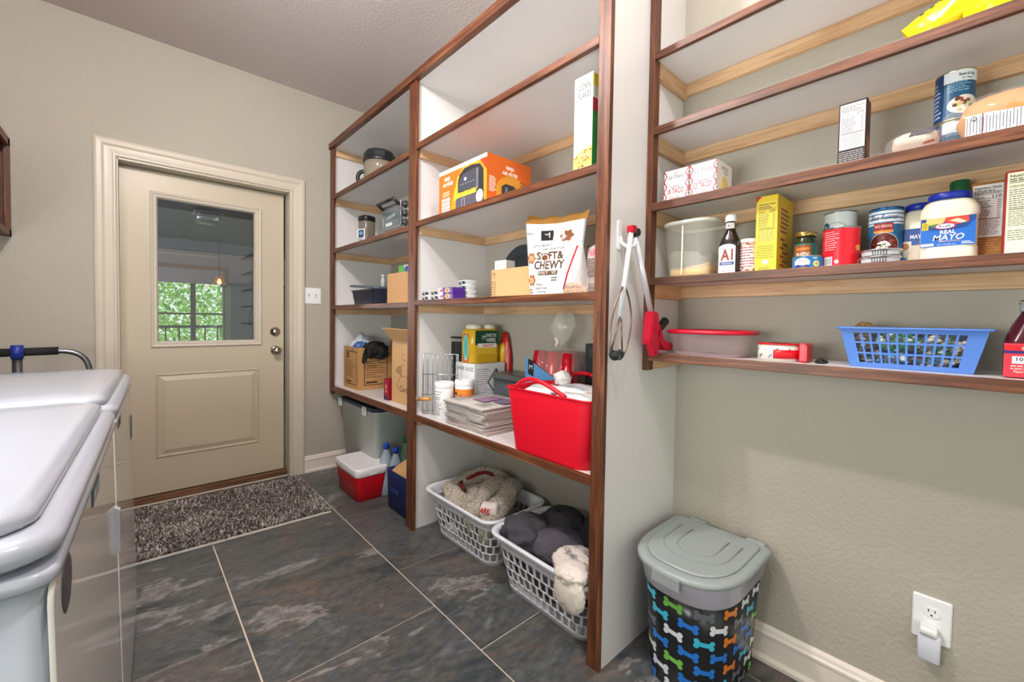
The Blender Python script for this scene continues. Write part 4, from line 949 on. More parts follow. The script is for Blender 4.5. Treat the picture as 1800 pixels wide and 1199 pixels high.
p = Print(front(w_, d_)); p.rect(0, .0, w_, .19, (30, 84, 160)); p.text('4 PACK 116 OZ', w_ / 2, .243, .020, (34, 50, 90), 2, width=.15, bold=.015); p.ell(.055, .185, .03, .018, (226, 236, 246), 2); p.ell(.115, .185, .03, .018, (226, 236, 246), 2); p.text('2X', .055, .178, .014, (30, 84, 160), 3, width=.025); p.text('4X', .115, .178, .014, (30, 84, 160), 3, width=.025); p.lines(.02, .11, .15, .15, 3, (200, 216, 236), 2); p.build(t)
p = Print(right(w_, d_)); p.lines(.012, .10, .115, .26, 14, (128, 130, 140), 1, .35)
for k, q in enumerate((((.150, .105), (.210, .18), (.150, .255), (.090, .18)), )): p.poly([(min(x, .214), y) for x, y in q], (30, 30, 32), 2)
p.poly([(.150, .115), (.150, .245), (.098, .18)], (226, 228, 230), 3); p.build(t, 'side_print')
t = thing('wipes_pack', 'green and yellow shrink wrapped disinfecting wipes pack on the four pack box', 'package', (1.458, 1.868, .9207), 0)
bm = new(); rloft(bm, [(.18, .105, .03, 0), (.20, .12, .035, .005), (.20, .12, .035, .17), (.185, .11, .04, .186), (.10, .06, .03, .188)], 5); obj('shrink_wrap', bm, mat((222, 176, 40), .2, var=.05), t)
for sx in (-.048, .048):
    bm = new(); lathe(bm, [(.044, .186), (.045, .19), (.044, .206), (.03, .212), (0, .212)], 26, (sx, 0, 0)); obj('canister_lid', bm, mat((224, 222, 206), .35), t)
p = Print(planar((-.10, -.0602, 0), (1, 0, 0), (0, 0, 1)), .25)
p.rect(.018, .10, .182, .178, (14, 74, 52)); p.rect(.034, .085, .166, .108, (240, 236, 226), 2); p.lines(.07, .088, .155, .104, 2, (196, 60, 60), 3); p.rect(.034, .05, .166, .085, (232, 190, 50)); p.rect(.034, .006, .166, .05, (214, 170, 30))
p.text('DISINFECTING', .126, .143, .019, (240, 244, 240), 3, width=.076); p.text('WIPES', .126, .115, .021, (240, 244, 240), 3, width=.066, bold=.01); p.text('M', .075, .128, .026, (220, 230, 220), 3, width=.02); p.build(t)
p = Print(planar((-.1002, .06, 0), (0, -1, 0), (0, 0, 1)), .25); p.rect(.036, .005, .084, .16, (196, 88, 34)); p.ell(.06, .085, .024, .072, (146, 212, 200), 2); p.ell(.06, .085, .018, .06, (92, 190, 176), 3); p.build(t, 'side_print')
t = thing('red_yellow_bag', 'red and yellow snack bag standing behind the four pack box by the wipes pack', 'bag', (1.5955, 1.812, .6385), -70)
bm = new(); crumple(bm, (.040, .018, .20), 2, .14, 1.7); bmesh.ops.translate(bm, verts=bm.verts, vec=(0, 0, .232)); obj('bag_film', bm, mat((186, 28, 26), .3), t)
bm = new(); crumple(bm, (.026, .016, .06), 6, .2, 1.7, 3); bmesh.ops.translate(bm, verts=bm.verts, vec=(-.016, -.008, .33)); obj('yellow_panel', bm, mat((226, 176, 30), .3), t)
t = thing('metal_tin', 'grey brushed metal lidded tin behind the newspapers', 'tin', (1.535, 1.625, .6385), -90)
bm = new(); rloft(bm, [(.25, .14, .008, 0), (.26, .15, .01, .003), (.26, .15, .01, .205)], 3); obj('tin_body', bm, mat((112, 118, 124), .35, .7, var=.12, scale=9), t)
bm = new(); rloft(bm, [(.266, .156, .01, .2052), (.27, .16, .012, .207), (.27, .16, .012, .228), (.25, .14, .01, .238)], 3); obj('lid', bm, mat((126, 130, 132), .35, .7, var=.12, scale=9), t)
# newspapers: folded, every copy its own
PAPER = [mat((206, 202, 196), .8, var=.06), mat((190, 180, 172), .8, var=.08), mat((176, 160, 160), .8, var=.08)]
z = .6385
labs = ['bottom newspaper of the folded pile, greenish white', 'second newspaper from the bottom of the pile', 'third newspaper from the bottom of the pile', 'fourth newspaper from the bottom of the pile', 'fifth newspaper from the bottom of the pile', 'sixth newspaper from the bottom of the pile', 'second newspaper from the top of the pile', 'top newspaper of the folded pile, with a mauve picture']
for k in range(8):
    hh = rnd.uniform(.012, .017); W_, D_ = rnd.uniform(.315, .345), rnd.uniform(.275, .305)
    t = thing('newspaper', labs[k], 'newspaper', (1.302 + rnd.uniform(-.012, .012), 1.612 + rnd.uniform(-.010, .010), z), -90 + rnd.uniform(-5, 5), 'folded newspapers in the pile')
    sd = rnd.random() * 20
    def bend(x, y, q): return Vector((x, y, q + .006 * noise.noise((x * 7 + sd, y * 7, 0)) * (q / hh) + .002 * math.sin(x * 22 + sd) * (q / hh)))
    for j in range(3):
        z0, z1 = hh * j / 3, hh * (j + .93) / 3; ins = rnd.uniform(0, .007)
        bm = new(); loft(bm, [[bend(x, y, zz) for x, y in [(-W_ / 2 + ins + (W_ - 2 * ins) * i / 10, -D_ / 2 + ins) for i in range(11)] + [(W_ / 2 - ins, D_ / 2 - ins)] + [(W_ / 2 - ins - (W_ - 2 * ins) * i / 10, D_ / 2 - ins) for i in range(1, 11)]] for zz in (z0, z1)], smooth=False)
        obj('page_section', bm, PAPER[(k + j) % 3], t)
    p = Print(planar((-W_ / 2, -D_ / 2 - .0004, 0), (1, 0, 0), (0, 0, 1)), .8); p.lines(.02, hh * .45, W_ - .02, hh * .62, 1, (70, 68, 72), 2, .5); p.build(t, 'edge_print')
    z += hh + .0016
p = Print(lambda u, v, h: Vector((u - .165, v - .145, hh + .0045 + h * .0003)), .8)
p.lines(.02, .03, .10, .25, 16, (120, 118, 120), 1, .4, .1); p.lines(.22, .03, .30, .12, 7, (120, 118, 120), 1, .4, .1); p.rect(.115, .10, .21, .24, (150, 120, 150)); p.rect(.22, .14, .31, .24, (120, 104, 130)); p.text('THE DAILY NEWS', .165, .258, .018, (70, 68, 70), 2, width=.26); p.build(t)
# red cups pack
RED = mat((196, 16, 38), .16, .2, var=.06)
t = thing('party_cup_pack', 'stacks of shiny red party cups tied in a clear bag', 'cup pack', (1.520, 1.337, .6385), -90)
for (x, y) in ((-.090, -.03), (.0, -.035), (.085, -.03), (-.04, .03), (.05, .03)):
    bm = new(); pr = []
    for k in range(20): pr += [(.049 - .0002 * k, .016 * k), (.0475 - .0002 * k, .016 * k + .013)]
    lathe(bm, [(.0495, 0), (.0495, .05), (.049, .22)] + [(.044, .30), (.034, .372), (.030, .375), (0, .372)], 24, (x, y, 0)); 
    s_ = obj('cup_stack', bm, RED, t)
    bm = new()
    for k in range(9): tube(bm, [(x + .050 * math.cos(a), y + .050 * math.sin(a), .03 + k * .022) for a in [2 * PI * q / 20 for q in range(20)]], .0025, 4, closed=True)
    obj('cup_rims', bm, RED, s_)
Fc = pillow_map(.29, .40, .20, .25, 17, .006)
p = Print(planar((-.15, -.088, 0), (1, 0, 0), (0, 0, 1)), .3)
p.poly([(.01, .16), (.24, .16), (.24, .245), (.15, .28), (.01, .345)], (92, 150, 204)); p.poly([(.03, .262), (.068, .25), (.068, .325), (.03, .335)], (30, 30, 36), 2); p.text('M', .049, .285, .022, (230, 230, 234), 3, width=.022); p.text('50 CUPS', .10, .205, .026, (240, 244, 248), 2, width=.13); p.build(t)
bm = new(); P = []
rows = [(.146, .084, 0), (.148, .085, .30), (.135, .082, .378), (.06, .04, .392), (.018, .014, .405), (.05, .03, .44), (.075, .04, .50), (.060, .03, .545), (.012, .008, .555)]
secs = []
for k, (a, b, zz) in enumerate(rows):
    secs.append([Vector(((a * (1 + .16 * noise.noise((math.cos(q) * 3, math.sin(q) * 3, zz * 20))) * math.cos(q)) + (.02 if zz > .42 else 0), b * math.sin(q) * (1 + .2 * noise.noise((math.cos(q) * 4, 5, zz * 20))), zz + (.012 * math.sin(q * 3) if zz > .42 else 0))) for q in [2 * PI * i / 26 for i in range(26)]])
loft(bm, secs, False, True); obj('clear_bag', bm, mat((240, 236, 228), .08, alpha=.17, var=0, spec=.9), t)
bm = new(); tube(bm, [(.0, -.02, .398), (.008, -.02, .42), (.0, -.025, .44)], .009, 6); obj('twist_tie', bm, mat((236, 232, 220), .4), t)
t = carton('black_box', 'black box at the back right of the lower centre shelf', 'box', (1.580, 1.125, .6385), -88, .15, .07, .418, (40, 42, 44), .6)
p = Print(front(.15, .07)); p.rect(.02, .36, .13, .40, (58, 60, 62)); p.build(t)
t = carton('white_box', 'white glossy box turned on edge right of the red cups', 'box', (1.515, .957, .6385), -132, .13, .13, .375, (222, 224, 226), .3)
bm = new(); P = [(-.065, -.065, .3755), (.065, -.065, .3755), (.055, -.03, .46), (-.055, -.03, .46)]; loft(bm, [[Vector(q) for q in P], [Vector(q) + Vector((0, .002, 0)) for q in P]], smooth=False); obj('box_flap', bm, mat((226, 228, 230), .3), t)
# red tub basket
t = thing('red_tub', 'bright red ribbed flexible tub with loop handles on the lower centre shelf', 'basket', (1.287, 1.080, .6385), -90)
TR = mat((214, 8, 38), .42, var=.02)
secs = []
def tub_sec(q, ins=0.0, z=None):
    W_, D_ =  .385 + .072 * q, .270 + .028 * q; zz = .245 * q if z is None else z
    P = rrect(W_ - 2 * ins, D_ - 2 * ins, .055, 7)
    out = []
    for x, y in P:
        dz = .018 * q * (math.exp(-((x + .02) / .10) ** 2)) if q > .9 else 0
        out.append(Vector((x, y, zz + dz)))
    return out
for k in range(0, 45):
    q = k / 44; secs.append(tub_sec(q, .0 if k % 2 == 0 else .003))
bm = new(); loft(bm, [tub_sec(0, .01, 0)] + secs + [tub_sec(1, -.004), tub_sec(1, -.004, .249), tub_sec(1, .004, .249), tub_sec(.98, .006), tub_sec(.3, .006), tub_sec(.05, .012, .012)], True, True); obj('tub_body', bm, TR, t)
for sy in (-1, 1):
    y0 = sy * .146
    bm = new(); tube(bm, [(-.15, y0, .25)] + bez((-.14, y0, .262), (-.09, y0 + sy * .01, .298), (-.05, y0 + sy * .012, .300), (-.02, y0 + sy * .012, .296), 8) + bez((-.02, y0 + sy * .012, .296), (.03, y0 + sy * .01, .288), (.06, y0, .268), (.11, y0, .250), 8), .0085, 8); obj('handle', bm, TR, t)
def pouch_lying(name, label, loc, rz, w, h, t_, tilt, m, prints=None, seed=1, cat='bag', group=None):
    t = thing(name, label, cat, loc, rz, group)
    F = pillow_map(w, h, t_, w, seed, .004)
    R_ = Matrix.Rotation(math.radians(tilt), 3, 'X')
    G = lambda u, v, side=-1, e=0.0: R_ @ (F(u, v, side, e) - Vector((0, 0, h / 2)))
    pouch('bag_film', t, G, w, h, m, 14, 16)
    if prints:
        p = Print(lambda u, v, hh: G(u, v, -1, hh * 1.6 + .0006), .35); prints(p, w, h); p.build(t)
    return t
WB = mat((232, 230, 230), .3, var=.03)
def blue_logo(p, w, h): p.rect(-.05, h * .52, .06, h * .66, (34, 74, 160)); p.text('GREAT', .0, h * .555, .018, (236, 240, 246), 3, width=.09, bold=.02); p.text('PLAINS', .095, h * .54, .016, (60, 80, 130), 3, width=.05); p.lines(-w * .35, h * .2, w * .3, h * .42, 4, (150, 170, 190), 2)
def red_logo(p, w, h): p.text('clean', 0, h * .5, .02, (206, 120, 120), 2, width=.09); p.lines(-w * .3, h * .2, w * .3, h * .4, 4, (190, 200, 200), 2)
pouch_lying('white_pouch', 'white plastic pouch with blue logo on top inside the red tub', (1.312, 1.035, .877), -96, .26, .19, .06, -84, WB, blue_logo, 3, group='white pouches in the red tub')
pouch_lying('white_pouch', 'white plastic pouch with pale red print at the near end of the red tub', (1.245, .985, .862), -88, .20, .12, .07, -78, WB, red_logo, 5, group='white pouches in the red tub')
pouch_lying('white_pouch', 'white plastic pouch seen through the front handle of the red tub', (1.250, 1.185, .864), -86, .15, .13, .07, -75, WB, red_logo, 7, group='white pouches in the red tub')
t = thing('tissue_wad', 'crumpled white tissue on top of the pouches in the red tub', 'tissue', (1.350, 1.165, .915)); bm = new(); crumple(bm, (.030, .030, .026), 4, .5, 2.2, 3); obj('tissue', bm, mat((230, 228, 226), .7), t)
t = carton('tub_filler_box', 'plain white box under the pouches inside the red tub', 'box', (1.287, 1.08, .6515), -90, .29, .17, .165, (226, 226, 226), .5)

# laundry baskets
def laundry_basket(label, loc, rz):
    t = thing('laundry_basket', label, 'laundry basket', loc, rz, None)
    PL = mat((226, 230, 238), .32, var=.01)
    W0, D0, W1, D1, H = .46, .27, .545, .365, .245
    per = 7; ncol = 40; N = ncol * per
    def sec(q, ins=0.0):
        W_, D_ = W0 + (W1 - W0) * q - 2 * ins, D0 + (D1 - D0) * q - 2 * ins; r_ = .07
        L = [(W_ - 2 * r_), PI * r_ / 2, (D_ - 2 * r_), PI * r_ / 2] * 2; tot = sum(L); out = []
        for i in range(N):
            s_ = tot * i / N; k = 0
            while s_ > L[k] + 1e-9: s_ -= L[k]; k += 1
            hx, hy = W_ / 2, D_ / 2
            side = k // 2
            if k % 2 == 0:
                c = [(-hx + r_ + s_, -hy), (hx, -hy + r_ + s_), (hx - r_ - s_, hy), (-hx, hy - r_ - s_)][side]
            else:
                cc, a0 = [((hx - r_, -hy + r_), -PI / 2), ((hx - r_, hy - r_), 0), ((-hx + r_, hy - r_), PI / 2), ((-hx + r_, -hy + r_), PI)][side]; a = a0 + s_ / r_; c = (cc[0] + r_ * math.cos(a), cc[1] + r_ * math.sin(a))
            out.append(Vector((c[0], c[1], H * q)))
        return out
    qs = [0.0, .10]
    nr = 4
    for k in range(nr): a = .10 + .70 * k / nr; qs += [a + .022, a + .70 / nr - .008]
    qs += [.80]
    qs = sorted(set(round(q, 4) for q in qs)); 
    qs = [0.0, .09]; holes = []
    for k in range(nr):
        qs += [.10 + .172 * k, .10 + .172 * k + .146]; holes.append(len(qs) - 2)
    qs += [.80, .86]
    bm = new(); rows = [[bm.verts.new(p) for p in sec(q)] for q in qs]
    for r_ in range(len(qs) - 1):
        hr = holes.index(r_) if r_ in holes else -1
        for i in range(N):
            j = (i + 1) % N
            if hr >= 0:
                ph = (i + (4 if hr % 2 else 0)) % per
                corner = False
                if ph in (1, 2, 3, 4, 5): continue
            f = bm.faces.new((rows[r_][i], rows[r_][j], rows[r_ + 1][j], rows[r_ + 1][i])); f.smooth = True
    f = bm.faces.new(list(reversed(rows[0])))
    o = obj('basket_wall', bm, PL, t, smooth='keep'); md = o.modifiers.new('thick', 'SOLIDIFY'); md.thickness = .0035; md.offset = -1
    bm = new(); loft(bm, [sec(.84), sec(.86, -.006), sec(.97, -.016), sec(1.0, -.018), sec(1.02, -.014), sec(1.02, -.002), sec(.985, .004), sec(.85, .004)], False, False); obj('rim', bm, PL, t)
    return t
B1 = (1.365, 1.708, 0); B2 = (1.335, 1.119, 0)
laundry_basket('white slatted laundry basket nearer the door, holding a fleecy blanket', B1, -90)
laundry_basket('white slatted laundry basket nearer the camera, holding grey towels', B2, -91)
def sherpa():
    m = bpy.data.materials.new('sherpa_fleece'); m.use_nodes = True; nt = m.node_tree; b = nt.nodes['Principled BSDF']
    tc = nt.nodes.new('ShaderNodeTexCoord'); n = nt.nodes.new('ShaderNodeTexNoise'); n.inputs['Scale'].default_value = 240; n.inputs['Detail'].default_value = 2
    cr = nt.nodes.new('ShaderNodeValToRGB'); cr.color_ramp.elements[0].position = .40; cr.color_ramp.elements[0].color = S(118, 108, 98); cr.color_ramp.elements[1].position = .56; cr.color_ramp.elements[1].color = S(214, 205, 190)
    nt.links.new(tc.outputs['Object'], n.inputs['Vector']); nt.links.new(n.outputs['Fac'], cr.inputs['Fac']); nt.links.new(cr.outputs['Color'], b.inputs['Base Color'])
    bp = nt.nodes.new('ShaderNodeBump'); bp.inputs['Strength'].default_value = .8; bp.inputs['Distance'].default_value = .01; nt.links.new(n.outputs['Fac'], bp.inputs['Height']); nt.links.new(bp.outputs['Normal'], b.inputs['Normal']); b.inputs['Roughness'].default_value = .95
    return m
SH = sherpa()
def roll(bm, pts, rad, seed=0, n=16):
    P = []
    for i in range(len(pts) - 1):
        for k in range(8): P.append(Vector(pts[i]).lerp(Vector(pts[i + 1]), k / 8))
    P.append(Vector(pts[-1]))
    for _ in range(3): P = [P[0]] + [(P[i - 1] + P[i] * 2 + P[i + 1]) / 4 for i in range(1, len(P) - 1)] + [P[-1]]
    m_ = len(P); R_ = [rad * (min(1, .55 + 4 * min(i, m_ - 1 - i) / m_)) for i in range(m_)]
    b = len(bm.verts); tube(bm, P, rad, n, rad=R_); bm.verts.ensure_lookup_table()
    for v in bm.verts[b:]: v.co += Vector((noise.noise(v.co * 14 + Vector((seed, 0, 0))), noise.noise(v.co * 14 + Vector((0, seed, 0))), noise.noise(v.co * 14 + Vector((0, 0, seed))))) * rad * .35
t = thing('fleece_blanket', 'bundled grey and cream fleecy blanket with dark red trim and red letters', 'blanket', (B1[0] - .005, B1[1], .03), -90)
bm = new(); crumple(bm, (.20, .125, .125), 11, .12, 1.3, 4); bmesh.ops.translate(bm, verts=bm.verts, vec=(.0, 0, .12)); obj('bundle', bm, SH, t)
bm = new(); roll(bm, [(-.20, -.06, .13), (-.19, .02, .21), (-.14, .09, .25), (-.03, .115, .275), (.07, .09, .26), (.12, .07, .19)], .052, 1); obj('fold', bm, SH, t)
bm = new(); roll(bm, [(-.20, -.04, .16), (-.15, -.09, .215), (-.07, -.125, .215), (.0, -.12, .19), (.03, -.10, .12)], .050, 2); obj('fold', bm, SH, t)
bm = new(); roll(bm, [(.0, .13, .20), (.04, .08, .28), (.085, .0, .275), (.10, -.07, .24), (.095, -.13, .19), (.09, -.14, .10)], .050, 3); obj('fold', bm, SH, t)
bm = new(); roll(bm, [(.06, .13, .2), (.12, .09, .27), (.17, .03, .265), (.19, -.04, .23), (.19, -.11, .18), (.18, -.13, .08)], .050, 4); obj('fold', bm, SH, t)
bm = new(); roll(bm, [(.02, -.12, .13), (.03, -.07, .22), (.035, -.01, .255), (.02, .06, .27), (.0, .1, .2)], .040, 5); obj('fold', bm, SH, t)
bm = new(); tube(bm, bez((-.16, -.01, .235), (-.13, .06, .285), (-.06, .085, .31), (.03, .05, .306), 10), .010, 8); obj('red_trim', bm, mat((120, 22, 36), .8), t)
bm = new(); tube(bm, bez((-.16, -.01, .235), (-.16, -.05, .245), (-.10, -.075, .25), (-.05, -.075, .244), 8), .009, 8); obj('red_trim', bm, mat((120, 22, 36), .8), t)
bm = new(); roll(bm, [(.145, -.115, .215), (.18, -.10, .225), (.22, -.07, .225)], .036, 6); obj('white_patch', bm, mat((226, 216, 208), .9, bump=.4), t)
p = Print(planar((.158, -.156, .212), (1, .30, .05), (0, .45, 1)), .8); p.text('ARK', .035, .010, .026, (166, 26, 40), 2, width=.06, bold=.03); p.build(t, 'red_lettering')
def towel(name, label, loc, rz, r, col, seed, amp=.2, freq=1.2, cat='towel', bump=.5, grp=None):
    t = thing(name, label, cat, loc, rz, grp)
    bm = new(); crumple(bm, r, seed, amp, freq, 4, ridge=True); obj('cloth', bm, mat(col, .95, bump=bump, bscale=150, var=.15, scale=30), t); return t
t1 = towel('grey_towel', 'dark grey towel lump at the door end of the nearer laundry basket', (1.265, 1.275, .235), -70, (.105, .08, .075), (70, 70, 76), 21, .26, 1.5, grp='grey towels in the basket')
t2 = towel('grey_towel', 'dark grey towel lump at the back of the nearer laundry basket', (1.415, 1.20, .230), -100, (.105, .10, .085), (62, 62, 68), 22, .26, 1.5, grp='grey towels in the basket')
t3 = towel('grey_towel', 'purple grey folded towel across the middle of the nearer laundry basket', (1.315, 1.13, .225), -60, (.115, .085, .065), (90, 86, 98), 23, .16, 1.0, grp='grey towels in the basket')
t4 = towel('black_cloth', 'black green cloth heaped behind the near post in the basket', (1.43, .985, .265), -90, (.10, .085, .105), (38, 44, 46), 24, cat='cloth')
t5 = towel('patterned_cloth', 'white cloth with grey floral pattern hanging over the basket rim', (1.235, .962, .245), -85, (.105, .075, .058), (222, 214, 208), 25, .17, 2.2, cat='cloth', bump=.3)
bm = new(); crumple(bm, (.058, .022, .070), 31, .16, 2.3, 4); bmesh.ops.translate(bm, verts=bm.verts, vec=(.035, -.122, -.020)); obj('hanging_corner', bm, mat((224, 216, 206), .95, bump=.3, var=.15, scale=30), t5)
bm = new()
for (x, y, zz, s_) in ((.0, -.05, .050, .010), (-.04, -.03, .052, .009), (.03, .0, .058, .011)):
    for k in range(5): a = 2 * PI * k / 5; bm.faces.new([bm.verts.new(Vector((x + s_ * (math.cos(a) + .6 * math.cos(q)), y + s_ * (math.sin(a) + .6 * math.sin(q)), zz + .012))) for q in [2 * PI * i / 8 for i in range(8)]])
obj('flower_print', bm, mat((150, 146, 148), .95), t5, smooth='keep')['kind'] = 'stuff'
bm = new(); crumple(bm, (.062, .055, .030), 37, .15, 2.4, 4); bmesh.ops.translate(bm, verts=bm.verts, vec=(.030, -.092, .034)); obj('rim_fold', bm, mat((222, 214, 206), .95, bump=.3, var=.15, scale=30), t5)
t6 = towel('dark_cloth', 'dark grey cloth filling the bottom of the nearer laundry basket', (1.335, 1.125, .105), -90, (.20, .12, .10), (66, 68, 76), 26, .12, 1.2, cat='cloth')

# shag mat
t = thing('shag_mat', 'grey and brown shaggy mat in front of the cream door', 'rug', (.388, 2.905, 0), -1.9)
bm = new(); box(bm, (-.50, -.345, .0004), (.50, .345, .010), .003); obj('mat_base', bm, mat((66, 62, 60), .95), t)
bm = new(); box(bm, (-.502, -.352, .0006), (.502, -.343, .013), .003); obj('bound_edge', bm, mat((206, 200, 192), .9), t)
r = random.Random(5); vs = []; fs = []; mi = []
for k in range(24000):
    x, y = r.uniform(-.498, .498), r.uniform(-.343, .343); a = r.uniform(0, 2 * PI); L = r.uniform(.014, .030); l_ = r.uniform(.3, 1.0); w_ = r.uniform(.0016, .0036)
    dx, dy = math.cos(a), math.sin(a); b = len(vs); z0 = .009
    for q, ww in ((0, 1), (.55, .9), (1, .35)):
        px, py, pz = x + dx * L * l_ * q, y + dy * L * l_ * q, z0 + L * (q - .45 * l_ * q * q) * .8
        vs.append((px - dy * w_ * ww, py + dx * w_ * ww, pz)); vs.append((px + dy * w_ * ww, py - dx * w_ * ww, pz))
    fs.append((b, b + 1, b + 3, b + 2)); fs.append((b + 2, b + 3, b + 5, b + 4)); n_ = noise.noise((x * 5, y * 5, 1)); c = r.choice((0, 0, 1, 1, 2, 3)) if n_ < .1 else r.choice((0, 1, 2, 2, 3)); mi += [c, c]
me = bpy.data.meshes.new('pile'); me.from_pydata(vs, [], fs)
for c in ((76, 72, 71), (128, 120, 116), (202, 195, 190), (160, 146, 136)): me.materials.append(mat(c, .9, var=.1))
me.polygons.foreach_set('material_index', mi); o = bpy.data.objects.new('pile', me); C.objects.link(o); o.parent = t; o['kind'] = 'stuff'

# ================================================================== pantry shelving goods
Z3, Z4, Z5, Z2 = 1.5775, 1.3155, 1.0495, 1.8405
# top shelf: two yellow bags
YB_ = mat((240, 206, 20), .25, var=.05)
def chip_bag(label, loc, rz, tilt, w, h, tk, seed):
    t = thing('yellow_snack_bag', label, 'bag', loc, rz, 'yellow snack bags')
    F = pillow_map(w, h, tk, w, seed, .007); R_ = Matrix.Rotation(math.radians(tilt), 3, 'Y')
    G = lambda u, v, side=-1, e=0.0: R_ @ (F(u, v, side, e) - Vector((0, 0, 0)))
    pouch('bag_film', t, G, w, h, YB_, 16, 18)
    p = Print(lambda u, v, hh: G(u, v, -1, hh * 1.6 + .0006), .35)
    for k in range(6): p.rect(-w * .44, h * (.18 + k * .1), -w * .36, h * (.22 + k * .1), (70, 60, 20))
    p.poly([(w * .1, h * .1), (w * .45, h * .12), (w * .45, h * .3), (w * .15, h * .3)], (246, 240, 210)); p.rect(-w * .1, h * .55, w * .3, h * .75, (200, 40, 30)); p.build(t); return t
chip_bag('yellow snack bag lying aslant on the second highest shelf, left one', (1.455, .135, Z2 + .034), -90, 62, .075, .20, .055, 21)
chip_bag('yellow snack bag lying on the second highest shelf, cut by the right frame edge', (1.455, .045, Z2 + .052), -90, 86, .11, .22, .09, 25)
# taco shell cartons
def taco(label, loc, num):
    w, d, h = .088, .120, .110
    t = carton('taco_shell_box', label, 'box', loc, -90, w, d, h, (232, 228, 228), .4, group='taco shell boxes')
    p = Print(front(w, d), .4); RD = (176, 38, 52)
    p.rect(0, .078, w, h, (216, 218, 224)); p.text('La Tiara', w * .48, .080, .013, (90, 44, 52), 2, width=.052, shear=.25); p.text('the', w * .5, .097, .007, (120, 70, 60), 2, width=.012)
    for x in (0.0, w - .0):
        s_ = 1 if x == 0 else -1
        p.rect(min(x, x + s_ * .004), 0, max(x, x + s_ * .004), h, RD, 2)
        for k in range(3):
            cz = .020 + k * .036
            p.poly([(x, cz - .014), (x + s_ * .008, cz - .009), (x + s_ * .012, cz), (x + s_ * .008, cz + .009), (x, cz + .014)][::s_], RD, 3)
            p.poly([(x, cz - .009), (x + s_ * .006, cz - .006), (x + s_ * .008, cz), (x + s_ * .006, cz + .006), (x, cz + .009)][::s_], (240, 230, 230), 4); p.poly([(x, cz - .005), (x + s_ * .003, cz), (x, cz + .005)][::s_], (60, 60, 64), 5)
    p.text(num + ' TACO', w * .48, .028, .019, RD, 2, width=.058, bold=.01); p.text('Shells', w * .45, .009, .012, (206, 90, 96), 2, width=.036); p.lines(.025, .050, .064, .055, 1, (130, 70, 70), 2); p.build(t)
    p = Print(right(w, d), .4); p.rect(0, 0, d, h, (214, 208, 196)); p.poly([(.03, .0), (.028, .03), (.045, .062), (.06, .068), (.085, .055), (.095, .03), (.095, 0)], (206, 176, 92), 2); p.poly([(.03, 0), (.028, .03), (.04, .055), (.05, .03), (.048, 0)], (226, 202, 130), 3); p.text('18', .04, .085, .012, (160, 60, 60), 2, width=.016); p.lines(.05, .072, .09, .10, 3, (130, 110, 130), 2, .4); p.build(t, 'side_print')
taco('white and red taco shell box reading 18, next to the wood post', (1.461, .7125, Z3), '18')
taco('white and red taco shell box reading 12, right of its twin', (1.461, .6200, Z3), '12')
w, d, h = .058, .052, .166
t = carton('dark_nutrition_box', 'tall dark box showing a nutrition table, alone on the third shelf', 'box', (1.427, .2345, Z3), -90, w, d, h, (44, 36, 38), .4)
p = Print(front(w, d)); nutrition(p, .003, .044, w - .003, h - .005, '270'); p.lines(.003, .004, w - .003, .040, 7, (170, 168, 168), 2, .4, .05); p.build(t)
p = Print(right(w, d)); p.rect(0, 0, d, h, (70, 34, 30)); p.ell(.026, .05, .02, .03, (150, 86, 50), 2); p.build(t, 'side_print')
def bean_can(label, z, h, loc):
    r = .0355
    t = can('salad_can', label, (loc[0], loc[1], z), r, h, group='blue bean cans', body=(176, 168, 130))
    p = Print(cylmap(r * .985), .35); band(p, r, .004, h - .004, (28, 84, 120)); band(p, r, h - .03, h - .004, (224, 232, 236), -.6, 1.5, 2); band(p, r, .004, h - .004, (22, 52, 96), -2.4, -.55, 3)
    p.text('Beans & Veg', .022, h - .018, .007, (30, 50, 80), 4, width=.030, bold=.01); p.text('for Salad', .022, h - .026, .005, (30, 50, 80), 4, width=.02); p.lines(-.012, h * .55, .034, h * .76, 5, (150, 190, 210), 4, .35); p.lines(-.055, h * .1, -.022, h * .85, 9, (150, 176, 206), 4, .4)
    if h > .1:
        p.ell(.020, .034, .032, .022, (222, 224, 214), 4)
        for k in range(26): a, q = rnd.uniform(0, 2 * PI), rnd.uniform(0, 1) ** .5; p.ell(.020 + .026 * q * math.cos(a), .036 + .017 * q * math.sin(a), .0045, .004, rnd.choice(((70, 120, 50), (150, 70, 50), (206, 170, 120), (96, 60, 40), (190, 196, 120))), 5 + k % 3, n=7)
    p.build(t); return t
bean_can('blue bean can standing on top of another can', Z3 + .083, .120, (1.515, .054))
bean_can('short blue bean can underneath the taller blue can', Z3, .082, (1.515, .054))
